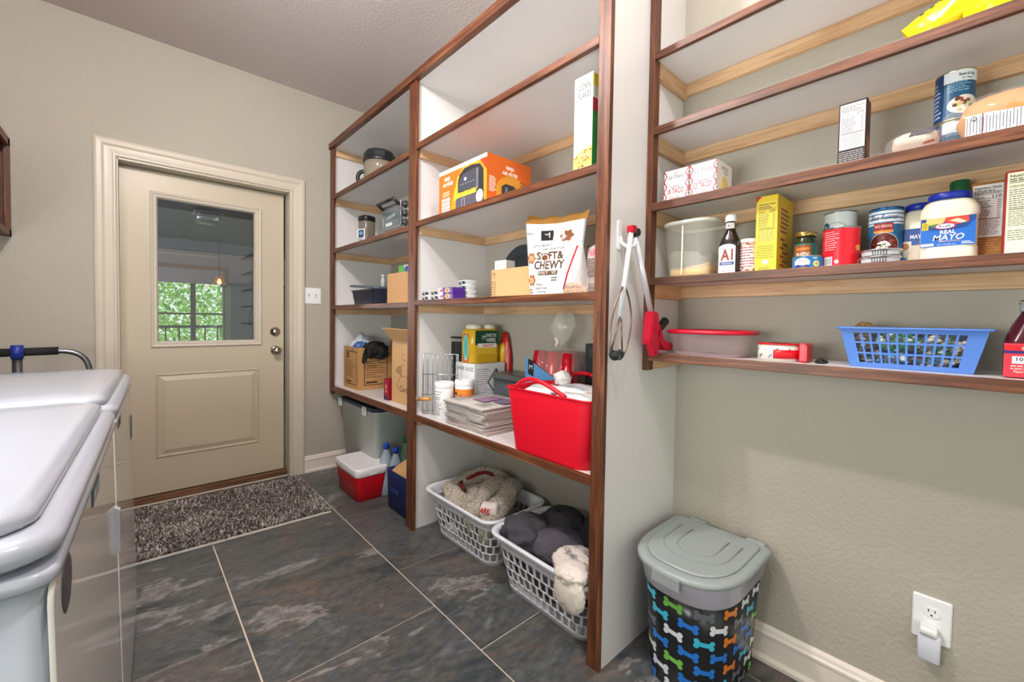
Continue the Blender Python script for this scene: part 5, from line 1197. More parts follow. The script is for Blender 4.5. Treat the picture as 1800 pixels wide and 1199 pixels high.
def loaf(name, label, loc, rz, L, W, H, seed, crust, with_table):
    t = thing(name, label, 'bread', loc, rz, 'bread in bags')
    bm = new(); N = 24; secs = []
    for k in range(17):
        q = k / 16; s_ = (1 - abs(2 * q - 1) ** 4) ** .5 * .96 + .04
        secs.append([Vector((-L / 2 + L * q, W / 2 * s_ * math.cos(a) * (1 + .08 * math.cos(4 * a)), H * (.5 + .5 * s_ * (math.sin(a) + .10 * math.sin(3 * a)) / .95) + .003 * noise.noise((q * 9 + seed, a, 0)))) for a in [2 * PI * i / N for i in range(N)]])
    loft(bm, secs); obj('loaf', bm, mat(crust, .7, var=.18, scale=22), t)
    bm = new(); secs = []
    for k in range(23):
        q = k / 22; s_ = (1 - abs(2 * q - 1) ** 3) ** .5 * .98 + .03
        secs.append([Vector((-L * .66 + L * 1.26 * q, (W / 2 * 1.06) * s_ * math.cos(a) * (1 + .06 * noise.noise((q * 14, a * 2, seed))), max(.0008, H * .5 + H * .56 * s_ * math.sin(a) * (1 + .10 * noise.noise((q * 16, a * 2, seed + 5)))))) for a in [2 * PI * i / N for i in range(N)]])
    loft(bm, secs); obj('bag_film', bm, mat((240, 236, 232), .10, alpha=.12, var=0, spec=.9), t)
    p = Print(lambda u, v, h_: Vector((u, -W * .535 - .001 + .10 * max(0, v - H * .35) - h_ * .0003, v)), .35)
    if with_table:
        p.rect(-L * .42, .004, L * .55, H * .50, (228, 226, 232))
        for k in range(40): x = -L * .41 + k * L * .0235; p.rect(x, .006 + .004 * (k % 3), x + .0012, H * (.46 - .04 * (k % 2)), (96, 94, 110), 2)
        for x in (-L * .3, .02, L * .32): p.rect(x, .004, x + .002, H * .5, (120, 40, 60), 3)
        p.text('Q', -L * .36, H * .38, .010, INK, 3, width=.009)
    else:
        for k in range(9): x = -L * .1 + k * L * .055; p.poly([(x, H * .62), (x + .004, H * .62), (x + .010, H * .85), (x + .006, H * .85)], (70, 66, 76))
        p.poly([(L * .18, .008), (L * .44, .010), (L * .42, H * .30), (L * .24, H * .26)], (130, 60, 44))
    p.build(t)
loaf('bread_loaf', 'bagged bread loaf with printed nutrition strip at the right frame edge', (1.455, -.055, Z3), -90, .205, .115, .105, 1, (200, 140, 82), True)
loaf('bread_bun', 'bagged bun lying in front of the blue cans', (1.425, .115, Z3), -90, .085, .085, .052, 4, (212, 188, 172), False)

# fourth shelf: tins, jars, bottles
t = thing('flour_container', 'large frosted plastic container with tan breading in the bottom', 'container', (1.498, .682, Z4), -90)
def cont(bm, q0, q1, ins, cap0=True, cap1=False, r0=.035):
    secs = []
    for k in range(9):
        q = q0 + (q1 - q0) * k / 8; w_ = .150 + .034 * q - 2 * ins; secs.append((w_, w_ * .98, r0 + .02 * q, .190 * q + (ins if q0 == 0 and k == 0 else 0)))
    rloft(bm, secs, 6, cap0, cap1)
bm = new(); cont(bm, 0, 1, 0); obj('container_wall', bm, mat((228, 228, 218), .25, alpha=.20, var=.02), t)
bm = new(); rloft(bm, [(.182, .178, .056, .183), (.192, .188, .06, .185), (.194, .190, .06, .193), (.186, .182, .058, .196), (.182, .178, .056, .194)], 6, False, True); obj('lid', bm, mat((236, 236, 228), .3, alpha=.75, var=.01), t)
bm = new(); rr = rrect(.140, .137, .033, 8); n = len(rr)
bot = [bm.verts.new((x, y, .004)) for x, y in rr]; tp = [bm.verts.new((x * 1.02, y * 1.02, .026 + .020 * (x / .07) * .5 + .016 * noise.noise((x * 30, y * 30, 2)) + .010)) for x, y in rr]; c_ = bm.verts.new((0, 0, .045))
for i in range(n):
    j = (i + 1) % n; bm.faces.new((bot[i], bot[j], tp[j], tp[i])).smooth = True; bm.faces.new((tp[i], tp[j], c_)).smooth = True
bm.faces.new(list(reversed(bot))); obj('breading', bm, mat((232, 190, 120), .9, var=.08, scale=60), t)
bm = new(); rr = rrect(.148, .145, .036, 10); n = len(rr); A = [bm.verts.new((x * 1.0, y * 1.0, .030 + .016 * noise.noise((x * 30, y * 30, 2)))) for x, y in rr]; B = [bm.verts.new((x * 1.06, y * 1.06, .085 + .030 * noise.noise((x * 25, y * 25, 6)))) for x, y in rr]
for i in range(n): j = (i + 1) % n; bm.faces.new((A[i], A[j], B[j], B[i])).smooth = True
obj('flour_dust', bm, mat((186, 182, 172), .9, alpha=.35, var=.3, scale=90), t)
bm = new(); box(bm, (-.012, -.084, .012), (-.007, -.082, .180)); obj('seam_rib', bm, mat((240, 240, 214), .2), t)

t = thing('steak_sauce_bottle', 'dark sauce bottle with white cap and A1 label', 'bottle', (1.440, .543, Z4), -90)
bm = new(); rloft(bm, [(.052, .046, .012, 0), (.057, .050, .014, .003), (.057, .050, .014, .098), (.052, .046, .018, .112), (.034, .034, .016, .134), (.027, .027, .013, .146), (.027, .027, .013, .170)], 5); obj('bottle_body', bm, mat((26, 14, 12), .08, var=.02, spec=.8), t)
bm = new(); lathe(bm, [(.0165, .1702), (.017, .172), (.017, .190), (.0155, .193), (0, .193)], 20); obj('cap', bm, mat((232, 232, 234), .35), t)
p = Print(planar((-.0285, -.0252, 0), (1, 0, 0), (0, 0, 1)), .35)
p.rect(.003, .004, .054, .088, (226, 224, 230)); p.ell(.0285, .086, .0255, .011, (226, 224, 230), 1.6); p.rect(.003, .0, .054, .006, (190, 50, 40), 2)
p.text('A1', .028, .046, .034, (140, 54, 40), 3, width=.038, bold=.03); p.rect(.007, .030, .050, .040, (34, 62, 130), 3); p.text('ORIGINAL', .0285, .0325, .005, (226, 230, 240), 4, width=.034); p.text('SAUCE', .0285, .020, .006, (70, 70, 90), 3, width=.024); p.lines(.014, .008, .044, .016, 2, (120, 120, 140), 3); p.build(t)
p = Print(cylmap(.0142), .35); band(p, .0142, .148, .166, (222, 216, 214), -1.2, 1.2); p.text('A1', 0, .151, .012, (140, 54, 40), 2, width=.012, bold=.02); p.build(t, 'neck_label')

t = can('spice_can', 'small white and red patterned can between the sauce bottle and yellow box', (1.462, .494, Z4), .0265, .108)
p = Print(cylmap(.0262), .4); band(p, .0262, .003, .098, (216, 176, 168)); band(p, .0262, .016, .09, (232, 216, 216), -1.1, 1.3, 2); p.lines(-.022, .02, .026, .088, 8, (150, 60, 66), 3, .4)
for k in range(40): p.ell(rnd.uniform(-.045, .045), rnd.choice((rnd.uniform(.004, .02), rnd.uniform(.088, .097))), .004, .003, rnd.choice(((180, 50, 40), (130, 80, 40), (226, 200, 180))), 3 + k % 2, n=6)
p.build(t)
bm = new(); lathe(bm, [(.0268, .099), (.0272, .101), (.0272, .109), (.025, .111), (0, .111)], 24); obj('lid', bm, mat((226, 222, 220), .4), t)
w, d, h = .059, .150, .232
t = carton('yellow_mix_box', 'tall yellow box with nutrition facts on its narrow side', 'box', (1.506, .4375, Z4), -90, w, d, h, (236, 202, 48), .4)
p = Print(front(w, d), .4); nutrition(p, .005, .088, w - .004, h - .018, '120', paper=(240, 212, 70)); p.lines(.005, .044, w - .006, .084, 6, (110, 96, 40), 2, .3, .1); p.ell(w * .5, .032, .008, .007, (236, 236, 230), 2); p.text('AR', w * .5, .029, .006, (70, 90, 160), 3, width=.008); p.lines(.012, .006, w - .012, .018, 3, (120, 104, 40), 2); p.poly([(0, h), (0, h - .018), (.016, h)], (190, 40, 40), 2); p.build(t)
p = Print(right(w, d), .4); p.rect(0, 0, d, h, (226, 186, 40)); p.lines(.03, .12, .12, .20, 6, (120, 60, 70), 2, .5)
for k in range(7): p.rect(.03 + (k % 2) * .02, .02 + k * .013, .07 + (k % 2) * .03, .028 + k * .013, rnd.choice(((150, 90, 40), (190, 60, 50), (90, 90, 50))), 2)
p.build(t, 'side_print')
t = thing('jalapeno_jar', 'glass jar of jalapenos with gold lid behind a short blue can', 'jar', (1.498, .351, Z4), -90)
r = .029
bm = new(); lathe(bm, [(r * .9, 0), (r, .004), (r, .088), (r * .85, .098), (r * .82, .104)], 26); obj('jar_glass', bm, mat((44, 52, 30), .08, var=.1), t)
bm = new(); lathe(bm, [(r * .92, .1042), (r * .95, .106), (r * .95, .116), (r * .88, .118), (0, .118)], 26); obj('lid', bm, mat((176, 150, 84), .25, .8), t)
p = Print(cylmap(r), .35); band(p, r, .025, .082, (36, 110, 104)); band(p, r, .025, .078, (140, 76, 36), -.9, .75, 2); p.text('JALAPENO', 0, .046, .011, (236, 226, 206), 3, width=.036, bold=.01); p.rect(-.018, .062, .016, .070, (190, 120, 50), 3); p.build(t)
t = can('chicken_can', 'short blue and white can in front of the jalapeno jar', (1.422, .327, Z4), .0370, .036)
p = Print(cylmap(.0365), .35); band(p, .0365, .002, .034, (34, 110, 170)); p.ell(-.006, .016, .020, .013, (226, 234, 242), 2); p.text('Chicken', -.004, .017, .008, (190, 50, 46), 3, width=.026); p.poly([(-.024, .003), (.014, .003), (.008, .010), (-.004, .008), (-.018, .011)], (24, 54, 130), 3); p.ell(.029, .012, .008, .008, (226, 220, 150), 2); p.ell(.029, .012, .004, .004, (170, 150, 60), 3); p.text('98%', .026, .024, .006, (230, 238, 246), 3, width=.012); p.build(t)
t = can('red_can', 'bright red can with a white barcode in front of a white can', (1.445, .256, Z4), .0410, .108)
p = Print(cylmap(.0405), .35); band(p, .0405, .003, .102, (214, 18, 40)); p.lines(-.036, .045, .004, .098, 9, (240, 190, 190), 2, .3); p.rect(-.036, .004, -.012, .028, (236, 234, 236), 2)
for k in range(7): p.rect(-.034 + k * .003, .007, -.0325 + k * .003, .026, INK, 3)
p.ell(-.002, .014, .005, .005, (236, 210, 210), 2); p.ell(.050, .050, .010, .008, (226, 150, 60), 2); p.ell(.055, .012, .008, .008, (226, 150, 60), 2); p.build(t)
t = can('white_can', 'white canned food tin with green ring and blue badge behind the red can', (1.540, .277, Z4), .0390, .170)
p = Print(cylmap(.0385), .35); band(p, .0385, .003, .166, (206, 212, 210)); p.ell(-.004, .118, .027, .020, (60, 130, 110), 2); p.ell(-.004, .118, .0255, .0185, (206, 212, 210), 3); p.text('Table Salt', -.002, .110, .010, (70, 110, 110), 4, width=.034, shear=.2); p.ell(-.030, .128, .011, .012, (20, 90, 130), 4); p.text('GV', -.030, .125, .006, (230, 238, 240), 5, width=.010); p.build(t)
t = can('bean_can', 'tall blue and white can picturing red beans and rice', (1.515, .1735, Z4), .0360, .158, body=(60, 90, 150))
p = Print(cylmap(.0355), .35); r = .0355; band(p, r, .004, .154, (34, 100, 150)); band(p, r, .112, .148, (226, 232, 236), h=2)
for k in range(3): band(p, r, .116 + k * .011, .119 + k * .011, (60, 110, 160), h=3)
p.text('Blue Runner', 0, .124, .015, (24, 40, 84), 5, width=.060, shear=.3); p.rect(-.021, .096, .019, .116, (150, 40, 44), 5); p.text('RED BEANS', -.001, .104, .007, (240, 220, 210), 6, width=.034); p.rect(-.021, .090, .019, .097, (216, 150, 70), 5)
p.ell(0, .055, .033, .036, (190, 196, 200), 4, n=28); p.ell(0, .055, .031, .034, (84, 30, 26), 5, n=28)
for k in range(36): a, q = rnd.uniform(0, 2 * PI), rnd.uniform(0, 1) ** .5; p.ell(.027 * q * math.cos(a), .055 + .03 * q * math.sin(a), .0035, .0028, rnd.choice(((120, 44, 34), (70, 24, 20), (140, 60, 44))), 6, n=7)
for k in range(40): a, q = rnd.uniform(0, 2 * PI), rnd.uniform(0, 1) ** .5; p.ell(.013 * q * math.cos(a), .055 + .013 * q * math.sin(a), .003, .0022, rnd.choice(((240, 238, 232), (226, 222, 214))), 7, n=6)
for k in range(6): p.ell(rnd.uniform(-.004, .004), .055 + rnd.uniform(-.004, .006), .002, .0016, (70, 120, 50), 8, n=6)
p.build(t)
for k in range(2):
    t = thing('foil_tin', ('lower' if k == 0 else 'upper') + ' silver tin of two stacked before the red bean can', 'tin', (1.416, .1705 - .001 * k, Z4 + k * .0175), -90, 'short silver tins')
    bm = new(); lathe(bm, [(.034, 0), (.036, .001), (.039, .014), (.0415, .0150), (.042, .0165), (.041, .0172), (.038, .0165), (.0, .0165)], 32); obj('tin_body', bm, mat((190, 190, 194), .28, .85, var=.04), t)
    p = Print(cylmap(.0365, taper=.18), .4); band(p, .0365, .003, .012, (196, 196, 200), -1.3, 1.2)
    for j in range(6): p.rect(-.012 + j * .005, .0025, -.0095 + j * .005, .0125, (90, 90, 96), 2)
    p.build(t)
BLUE = (20, 96, 186)
def mayo(label, loc, rz, main):
    t = thing('mayo_jar', label, 'jar', loc, rz, 'blue lidded mayonnaise jars')
    W, D = (.100, .074) if main else (.082, .070)
    bm = new(); rloft(bm, [(W * .93, D * .93, .022, 0), (W, D, .026, .004), (W, D, .026, .030), (W * .965, D * .96, .026, .034), (W * .965, D * .96, .026, .102), (W * 1.03, D * 1.02, .030, .112), (W * 1.0, D * 1.0, .032, .126), (W * .84, D * .9, .030, .142), (W * .72, D * .86, .03, .146)], 6); obj('jar_body', bm, mat((226, 218, 196), .22, var=.02), t)
    bm = new(); lathe(bm, [(.0365, .1462), (.038, .147), (.038, .160), (.036, .163), (0, .163)] , 36)
    for v in bm.verts: v.co.x *= W / .100
    obj('lid', bm, mat((20, 44, 156), .35), t)
    L = W * .965; p = Print(planar((-L / 2, -D * .48 - .0004, 0), (1, 0, 0), (0, 0, 1)), .35)
    if main:
        p.rect(.003, .035, L - .003, .102, BLUE); p.poly([(.003, .082), (.02, .074), (.05, .071), (.08, .076), (L - .003, .094), (L - .003, .1025), (.003, .1025)], (20, 62, 130), 2)
        p.poly([(.012, .090), (.03, .082), (.05, .098), (.045, .1022), (.012, .1022)], (222, 184, 110), 3); p.poly([(.012, .0865), (.028, .080), (.04, .084), (.03, .089)], (70, 120, 50), 4); p.poly([(.042, .092), (.062, .084), (.083, .088), (.082, .1022), (.045, .1022)], (206, 60, 44), 4); p.poly([(.05, .094), (.07, .086), (.08, .088), (.065, .098)], (240, 196, 170), 5)
        p.ell(.044, .082, .018, .0068, (200, 40, 80), 5); p.ell(.044, .082, .0155, .0055, (240, 238, 240), 6); p.text('Kraft', .044, .0795, .0056, (30, 40, 110), 7, width=.020, bold=.02)
        p.rect(.005, .076, .016, .094, (236, 200, 40), 6); p.lines(.0065, .078, .0148, .092, 4, (60, 50, 20), 7, .5, .1)
        p.text('REAL', .049, .064, .0085, (240, 242, 246), 4, width=.026, bold=.02); p.text('MAYO', .050, .049, .0135, (244, 246, 248), 4, width=.052, bold=.01, shear=.2); p.text('CREAMY & SMOOTH', .052, .0445, .0034, (230, 190, 130), 4, width=.036)
        p.rect(.004, .037, .026, .043, (226, 230, 236), 4); p.text('GLUTEN FREE', .015, .0388, .0026, (60, 70, 90), 5, width=.019); p.text('30 FL OZ (887 mL)', .047, .0375, .0028, (220, 230, 240), 4, width=.030); p.lines(.072, .037, .092, .044, 2, (226, 232, 240), 4)
    else:
        p.rect(.004, .055, .06, .098, (26, 70, 150)); p.rect(.006, .030, .03, .066, (226, 218, 200), 2); p.ell(.018, .052, .008, .009, (190, 110, 50), 3); p.poly([(.006, .006), (.028, .006), (.028, .022), (.006, .026)], (30, 130, 190), 3); p.text('MAYO', .042, .072, .010, (240, 242, 246), 3, width=.03, bold=.02)
    p.build(t)
mayo('large mayonnaise jar with blue lid and blue label facing the camera', (1.468, .0535, Z4), -90, True)
mayo('mayonnaise jar with blue lid half hidden behind the front one', (1.550, .1085, Z4), -96, False)
t = thing('green_cap_bottle', 'bottle with dark green cap showing above the mayonnaise lid', 'bottle', (1.574, .040, Z4), -90)
bm = new(); rloft(bm, [(.044, .044, .012, 0), (.048, .048, .014, .004), (.048, .048, .014, .13), (.032, .032, .014, .165)], 4); obj('bottle_body', bm, mat((224, 222, 210), .3), t)
bm = new(); lathe(bm, [(.017, .1652), (.0185, .168), (.0185, .212), (.0165, .216), (0, .216)], 22); obj('cap', bm, mat((16, 88, 46), .4), t)
w, d, h = .054, .10, .188
t = carton('brown_nutrition_box', 'brown box with white nutrition table right of the mayonnaise jar', 'box', (1.556, -.008, Z4), -90, w, d, h, (166, 106, 40), .4)
p = Print(front(w, d)); nutrition(p, .003, .058, w - .003, h - .006, '110'); p.lines(.004, .006, w - .004, .054, 8, (206, 160, 90), 2, .3); p.build(t)
w, d, h = .066, .11, .185
t = carton('cream_nutrition_box', 'red edged box with cream nutrition table at the right frame edge', 'box', (1.480, -.0655, Z4), -90, w, d, h, (150, 34, 36), .4)
p = Print(front(w, d)); nutrition(p, .003, .060, w, h - .004, '100', paper=(222, 220, 190)); p.rect(.003, .004, w, .060, (222, 220, 196)); p.lines(.006, .034, w - .004, .058, 5, (110, 130, 90), 2, .4, .1); p.lines(.030, .010, w - .004, .028, 4, (120, 118, 110), 2, .4); p.build(t)

# fifth shelf
t = thing('food_container', 'round clear food container with red lid on the lowest pantry shelf', 'container', (1.482, .612, Z5), -90)
bm = new(); rloft(bm, [(.220, .190, .07, .0), (.228, .196, .075, .004), (.262, .226, .09, .072)], 8, True, False); obj('container_wall', bm, mat((236, 208, 212), .15, alpha=.22, var=0, spec=.8), t)
bm = new(); rloft(bm, [(.218, .188, .07, .002), (.226, .194, .075, .006), (.23, .198, .076, .012)], 8, True, False); obj('container_base', bm, mat((236, 206, 210), .2, alpha=.2, var=0), t)
bm = new(); rloft(bm, [(.262, .226, .09, .0722), (.276, .240, .095, .074), (.278, .242, .096, .080), (.270, .234, .094, .086), (.252, .216, .088, .087), (.244, .208, .085, .083)], 8, True, True); obj('lid', bm, mat((206, 20, 50), .3, alpha=.9, var=.03), t)
t = thing('tape_roll', 'roll of packing tape in a printed wrap with red dispenser', 'tape', (1.470, .404, Z5), -90)
bm = new(); lathe(bm, [(.040, 0), (.056, 0), (.056, .048), (.040, .048), (.040, 0)], 36, cap0=False, cap1=False); obj('tape_core', bm, mat((222, 216, 206), .3), t)
p = Print(cylmap(.0562), .3)
for k in range(14): a = -1.9 + k * .28; c_ = ((90, 120, 160), (60, 60, 64), (200, 196, 190))[k % 3]; zz = .008 + .018 * (k % 2); p.poly([(a * .056, zz), (a * .056 + .010, zz + .009), (a * .056 + .010, zz + .014), (a * .056, zz + .005)], c_)
p.build(t)
DR = mat((206, 18, 34), .3, var=.03)
bm = new(); loft(bm, [[Vector((.0585 * math.cos(a), .0585 * math.sin(a), zz)) for a in [-1.55 + .10 * i for i in range(16)]] + [Vector((.0568 * math.cos(a), .0568 * math.sin(a), zz)) for a in [-.05 - .10 * i for i in range(16)]] for zz in (.008, .034)], True, True); obj('dispenser_band', bm, DR, t)
bm = new(); box(bm, (.058, -.032, .0), (.078, .030, .055), .004); box(bm, (.074, -.034, .004), (.080, .032, .050), .001); obj('dispenser_cutter', bm, DR, t)
bm = new(); lathe(bm, [(.030, .0482), (.058, .0482), (.058, .052), (.030, .052)], 30, cap0=False, cap1=False); obj('dispenser_cover', bm, DR, t)
t = thing('black_clip', 'small black plastic clip between the tape roll and blue basket', 'clip', (1.450, .292, Z5), -60)
bm = new(); box(bm, (-.014, -.008, 0), (.010, .008, .008), .002); obj('clip_body', bm, mat((24, 24, 26), .4), t)
bm = new(); tube(bm, [(-.010, 0, .008), (-.004, 0, .016), (.004, 0, .010), (.016, .004, .004)], .0035, 6); obj('clip_lever', bm, mat((30, 30, 32), .4), t)
# blue slotted basket with bags of pebbles
t = thing('blue_basket', 'blue slotted plastic basket holding bags on the lowest pantry shelf', 'basket', (1.512, .1145, Z5), -90)
BL = mat((82, 126, 204), .35, var=.02)
W0, D0, W1, D1, H = .226, .13, .272, .160, .104
def bsec(q, ins=0.0):
    w_, d_ = W0 + (W1 - W0) * q - 2 * ins, D0 + (D1 - D0) * q - 2 * ins; out = []
    N1, N2 = 60, 36
    for i in range(N1): out.append(Vector((-w_ / 2 + w_ * i / N1, -d_ / 2, H * q)))
    for i in range(N2): out.append(Vector((w_ / 2, -d_ / 2 + d_ * i / N2, H * q)))
    for i in range(N1): out.append(Vector((w_ / 2 - w_ * i / N1, d_ / 2, H * q)))
    for i in range(N2): out.append(Vector((-w_ / 2, d_ / 2 - d_ * i / N2, H * q)))
    return out
qs = [0, .12, .34, .385, .605, .65, .87, .96]
bm = new(); rows = [[bm.verts.new(q) for q in bsec(a)] for a in qs]; N = len(rows[0])
for r_ in range(len(qs) - 1):
    for i in range(N):
        j = (i + 1) % N; hole = False
        if r_ in (1, 3, 5):
            k = i if i < 60 else (i - 60 if i < 96 else (i - 96 if i < 156 else i - 156)); n_ = 60 if (i < 60 or 96 <= i < 156) else 36
            if 6 <= k < n_ - 6 and (k - 6) % 4 != 3: hole = True
        if not hole: bm.faces.new((rows[r_][i], rows[r_][j], rows[r_ + 1][j], rows[r_ + 1][i]))
bm.faces.new(list(reversed(rows[0])))
o = obj('basket_wall', bm, BL, t, smooth='keep'); md = o.modifiers.new('thick', 'SOLIDIFY'); md.thickness = .0022; md.offset = -1
bm = new(); rloft(bm, [(W1 - .006, D1 - .006, .006, H * .95), (W1 + .016, D1 + .016, .012, H * .965), (W1 + .018, D1 + .018, .012, H * 1.0), (W1 + .010, D1 + .010, .01, H * 1.02), (W1 - .004, D1 - .004, .006, H * .99)], 4, False, False); obj('rim', bm, BL, t)
def pebble_bag(label, x, y, z, sx, sy, sz, cols, seed, film=(232, 236, 236)):
    t = thing('pebble_bag', label, 'bag', (1.512 + y, .1145 - x, Z5 + z), -90, 'clear bags of pebbles in the blue basket')
    bm = new(); crumple(bm, (sx, sy, sz), seed, .12, 1.5, 3); obj('bag_film', bm, mat(film, .12, alpha=.10, var=0), t)
    bm = new(); r = random.Random(seed); ms = [mat(c, .35, var=.05) for c in cols]
    for k in range(110):
        d_ = Vector((r.gauss(0, 1), r.gauss(0, 1), r.gauss(0, 1))).normalized() * r.uniform(.82, .99); P = Vector((d_.x * sx, d_.y * sy, d_.z * sz)); s_ = r.uniform(.0045, .0085); m0 = len(bm.faces)
        g = bmesh.ops.create_icosphere(bm, subdivisions=1, radius=1)
        for v in g['verts']: v.co = Vector((v.co.x * s_, v.co.y * s_ * .8, v.co.z * s_ * .7)) + P
        mi_ = r.randrange(len(cols))
        for f in set(f for v in g['verts'] for f in v.link_faces): f.material_index = mi_; f.smooth = True
    o = obj('pebbles', bm, ms, t, smooth='keep'); o['kind'] = 'stuff'
pebble_bag('clear bag of brown pebbles at the left end of the blue basket', -.093, -.01, .045, .030, .052, .040, ((96, 64, 52), (60, 30, 34), (196, 190, 186), (120, 90, 70)), 41)
pebble_bag('clear bag of green glass pebbles left of centre in the blue basket', -.025, -.012, .066, .045, .050, .026, ((24, 130, 78), (40, 160, 104), (210, 226, 216), (30, 96, 64)), 42)
pebble_bag('clear bag of white pebbles right of centre in the blue basket', .052, -.010, .056, .042, .050, .030, ((226, 220, 208), (196, 186, 172), (60, 52, 46), (40, 120, 80)), 43)
pebble_bag('clear bag of turquoise pebbles low in the blue basket', -.040, -.012, .022, .052, .050, .019, ((20, 120, 176), (40, 150, 196), (226, 230, 232), (30, 80, 120)), 44)
pebble_bag('clear bag of mauve brown pebbles low in the blue basket', .045, -.012, .020, .045, .048, .017, ((150, 120, 116), (116, 84, 80), (226, 222, 220), (40, 110, 170)), 45)
pebble_bag('clear bag of dark and white pebbles at the right end of the blue basket', .098, -.008, .040, .020, .048, .036, ((226, 220, 208), (34, 34, 36), (180, 176, 166)), 46)
t = thing('twine_ball', 'ball of tan twine showing above the rim of the blue basket', 'twine', (1.515, .2105, Z5 + .098), 0)
bm = new(); r = random.Random(9)
bmesh.ops.create_icosphere(bm, subdivisions=2, radius=.019)
for k in range(22):
    ax = Vector((r.gauss(0, 1), r.gauss(0, 1), r.gauss(0, 1))).normalized(); u = ax.orthogonal().normalized(); v = ax.cross(u); q = .0205 + r.uniform(-.001, .002)
    tube(bm, [u * q * math.cos(a) + v * q * math.sin(a) for a in [2 * PI * i / 16 for i in range(16)]], .0016, 4, closed=True)
obj('twine', bm, mat((168, 140, 98), .9), t)
t = thing('drink_bottle', 'red labelled drink bottle with grey cap at the right frame edge', 'bottle', (1.470, -.082, Z5), -90)
bm = new(); rloft(bm, [(.074, .074, .014, 0), (.080, .080, .018, .004), (.080, .080, .018, .075), (.078, .078, .024, .082), (.062, .062, .026, .112), (.038, .038, .018, .138), (.032, .032, .015, .146)], 6); obj('bottle_body', bm, mat((70, 20, 34), .08, var=.02), t)
bm = new(); lathe(bm, [(.018, .1462), (.019, .148), (.019, .162), (.017, .164), (0, .164)], 22); obj('cap', bm, mat((176, 182, 190), .35), t)
p = Print(planar((-.040, -.0405, 0), (1, 0, 0), (0, 0, 1)), .35)
p.rect(0, .002, .080, .076, (204, 50, 66)); p.rect(0, .060, .080, .071, (206, 18, 34), 2); p.rect(0, .054, .080, .060, (30, 34, 110), 2); p.rect(.012, .032, .034, .048, (232, 232, 236), 3); p.text('10', .023, .038, .008, (40, 50, 90), 4, width=.010, bold=.02); p.text('CALORIES', .023, .034, .002, (60, 60, 90), 4, width=.016); p.text('CRANBERRY', .050, .062, .007, (240, 230, 220), 4, width=.050, bold=.02); p.text('Flavored Cranberry Drink', .046, .012, .006, (244, 226, 222), 4, width=.062); p.lines(.01, .018, .07, .030, 2, (236, 180, 180), 4); p.build(t)
p = Print(planar((-.040, -.0405, 0), (1, 0, 0), (0, .5, 1)), .35); p.poly([(.012, .076), (.080, .076), (.080, .098), (.034, .104)], (224, 206, 208)); p.build(t, 'shoulder_label')
t = thing('leaf_sprig', 'dry brown leaf tip above the drink bottle at the right edge', 'leaf', (1.55, -.075, Z5), 0)
bm = new(); tube(bm, [(0, -.02, .0), (0, -.01, .12), (0, .008, .168)], .002, 5); obj('stem', bm, mat((96, 76, 50), .8), t)
bm = new(); P = [(0, .012, .172), (.004, -.012, .182), (0, -.040, .178), (-.004, -.014, .168)]; loft(bm, [[Vector(q) for q in P], [Vector(q) + Vector((.002, 0, 0)) for q in P]], smooth=False); obj('leaf_blade', bm, mat((120, 94, 56), .8), t)

# ------------------------------------------------------------------ reacher tool on its hook
t = thing('wall_hook', 'white adhesive hook on the end panel holding the reacher tool', 'hook', (1.200, Y0, 1.40))
HK = mat((232, 232, 234), .3, var=.01)
bm = new(); loft(bm, [[Vector((x, -e_, z)) for x, z in rrect(.024 - q, .098 - q, .010, 4, 0, .045)] for q, e_ in ((0, 0), (0, .004), (.003, .006))]); obj('hook_plate', bm, HK, t)
bm = new(); tube(bm, [(.004, -.005, .040)] + bez((.004, -.010, .02), (.008, -.045, -.012), (.016, -.056, .005), (.016, -.054, .030), 8), .006, 8); obj('hook_arm', bm, HK, t)
t = thing('reacher_tool', 'white folding reacher grabber with red handle hanging on the panel', 'reacher', (1.205, .762, 1.40))
AL = mat((216, 218, 224), .25, .3, var=.02)
P0 = Vector((.004, 0, .060))
bm = new(); tube(bm, [P0, Vector((-.048, .004, -.232))], .0095, 4); obj('jaw_rod', bm, mat((228, 230, 234), .3), t)
bm = new(); tube(bm, [Vector((.028, .0, .040)), Vector((.118, -.012, -.212))], .0095, 10); obj('handle_rod', bm, AL, t)
bm = new(); box(bm, (-.008, -.012, .048), (.020, .012, .072), .004); obj('fold_joint', bm, mat((176, 16, 40), .3), t)
bm = new(); lathe(bm, [(.011, -.014), (.013, -.012), (.013, .012), (.011, .014)], 16); bmesh.ops.rotate(bm, verts=bm.verts, cent=(0, 0, 0), matrix=Matrix.Rotation(PI / 2, 3, 'X')); bmesh.ops.translate(bm, verts=bm.verts, vec=(.027, 0, .052)); obj('joint_knob', bm, mat((28, 28, 30), .4), t)
WR = mat((128, 110, 98), .3, .7)
bm = new(); tube(bm, bez((-.040, .0, -.130), (-.100, .0, -.20), (-.112, .0, -.28), (-.098, .0, -.345), 12), .0034, 6); obj('jaw_arm', bm, WR, t)
bm = new(); tube(bm, bez((-.028, .0, -.125), (.026, .0, -.19), (.030, .0, -.28), (-.030, .0, -.352), 12), .0034, 6); obj('jaw_arm', bm, WR, t)
bm = new(); tube(bm, [(-.052, .0, -.225), (-.094, .0, -.330)], .003, 6); tube(bm, [(-.044, .0, -.225), (-.034, .0, -.345)], .003, 6); obj('pull_wires', bm, WR, t)
for sx, x in ((1, -.088), (-1, -.044)):
    bm = new(); lathe(bm, [(.004, -.010), (.006, -.004), (.016, .004), (.018, .007), (.014, .006), (0, .002)], 18); bmesh.ops.rotate(bm, verts=bm.verts, cent=(0, 0, 0), matrix=Matrix.Rotation(sx * PI / 2.4, 3, 'Y')); bmesh.ops.translate(bm, verts=bm.verts, vec=(x, 0, -.348)); obj('suction_cup', bm, mat((34, 40, 44), .6), t)
RH = mat((196, 12, 48), .3, var=.04)
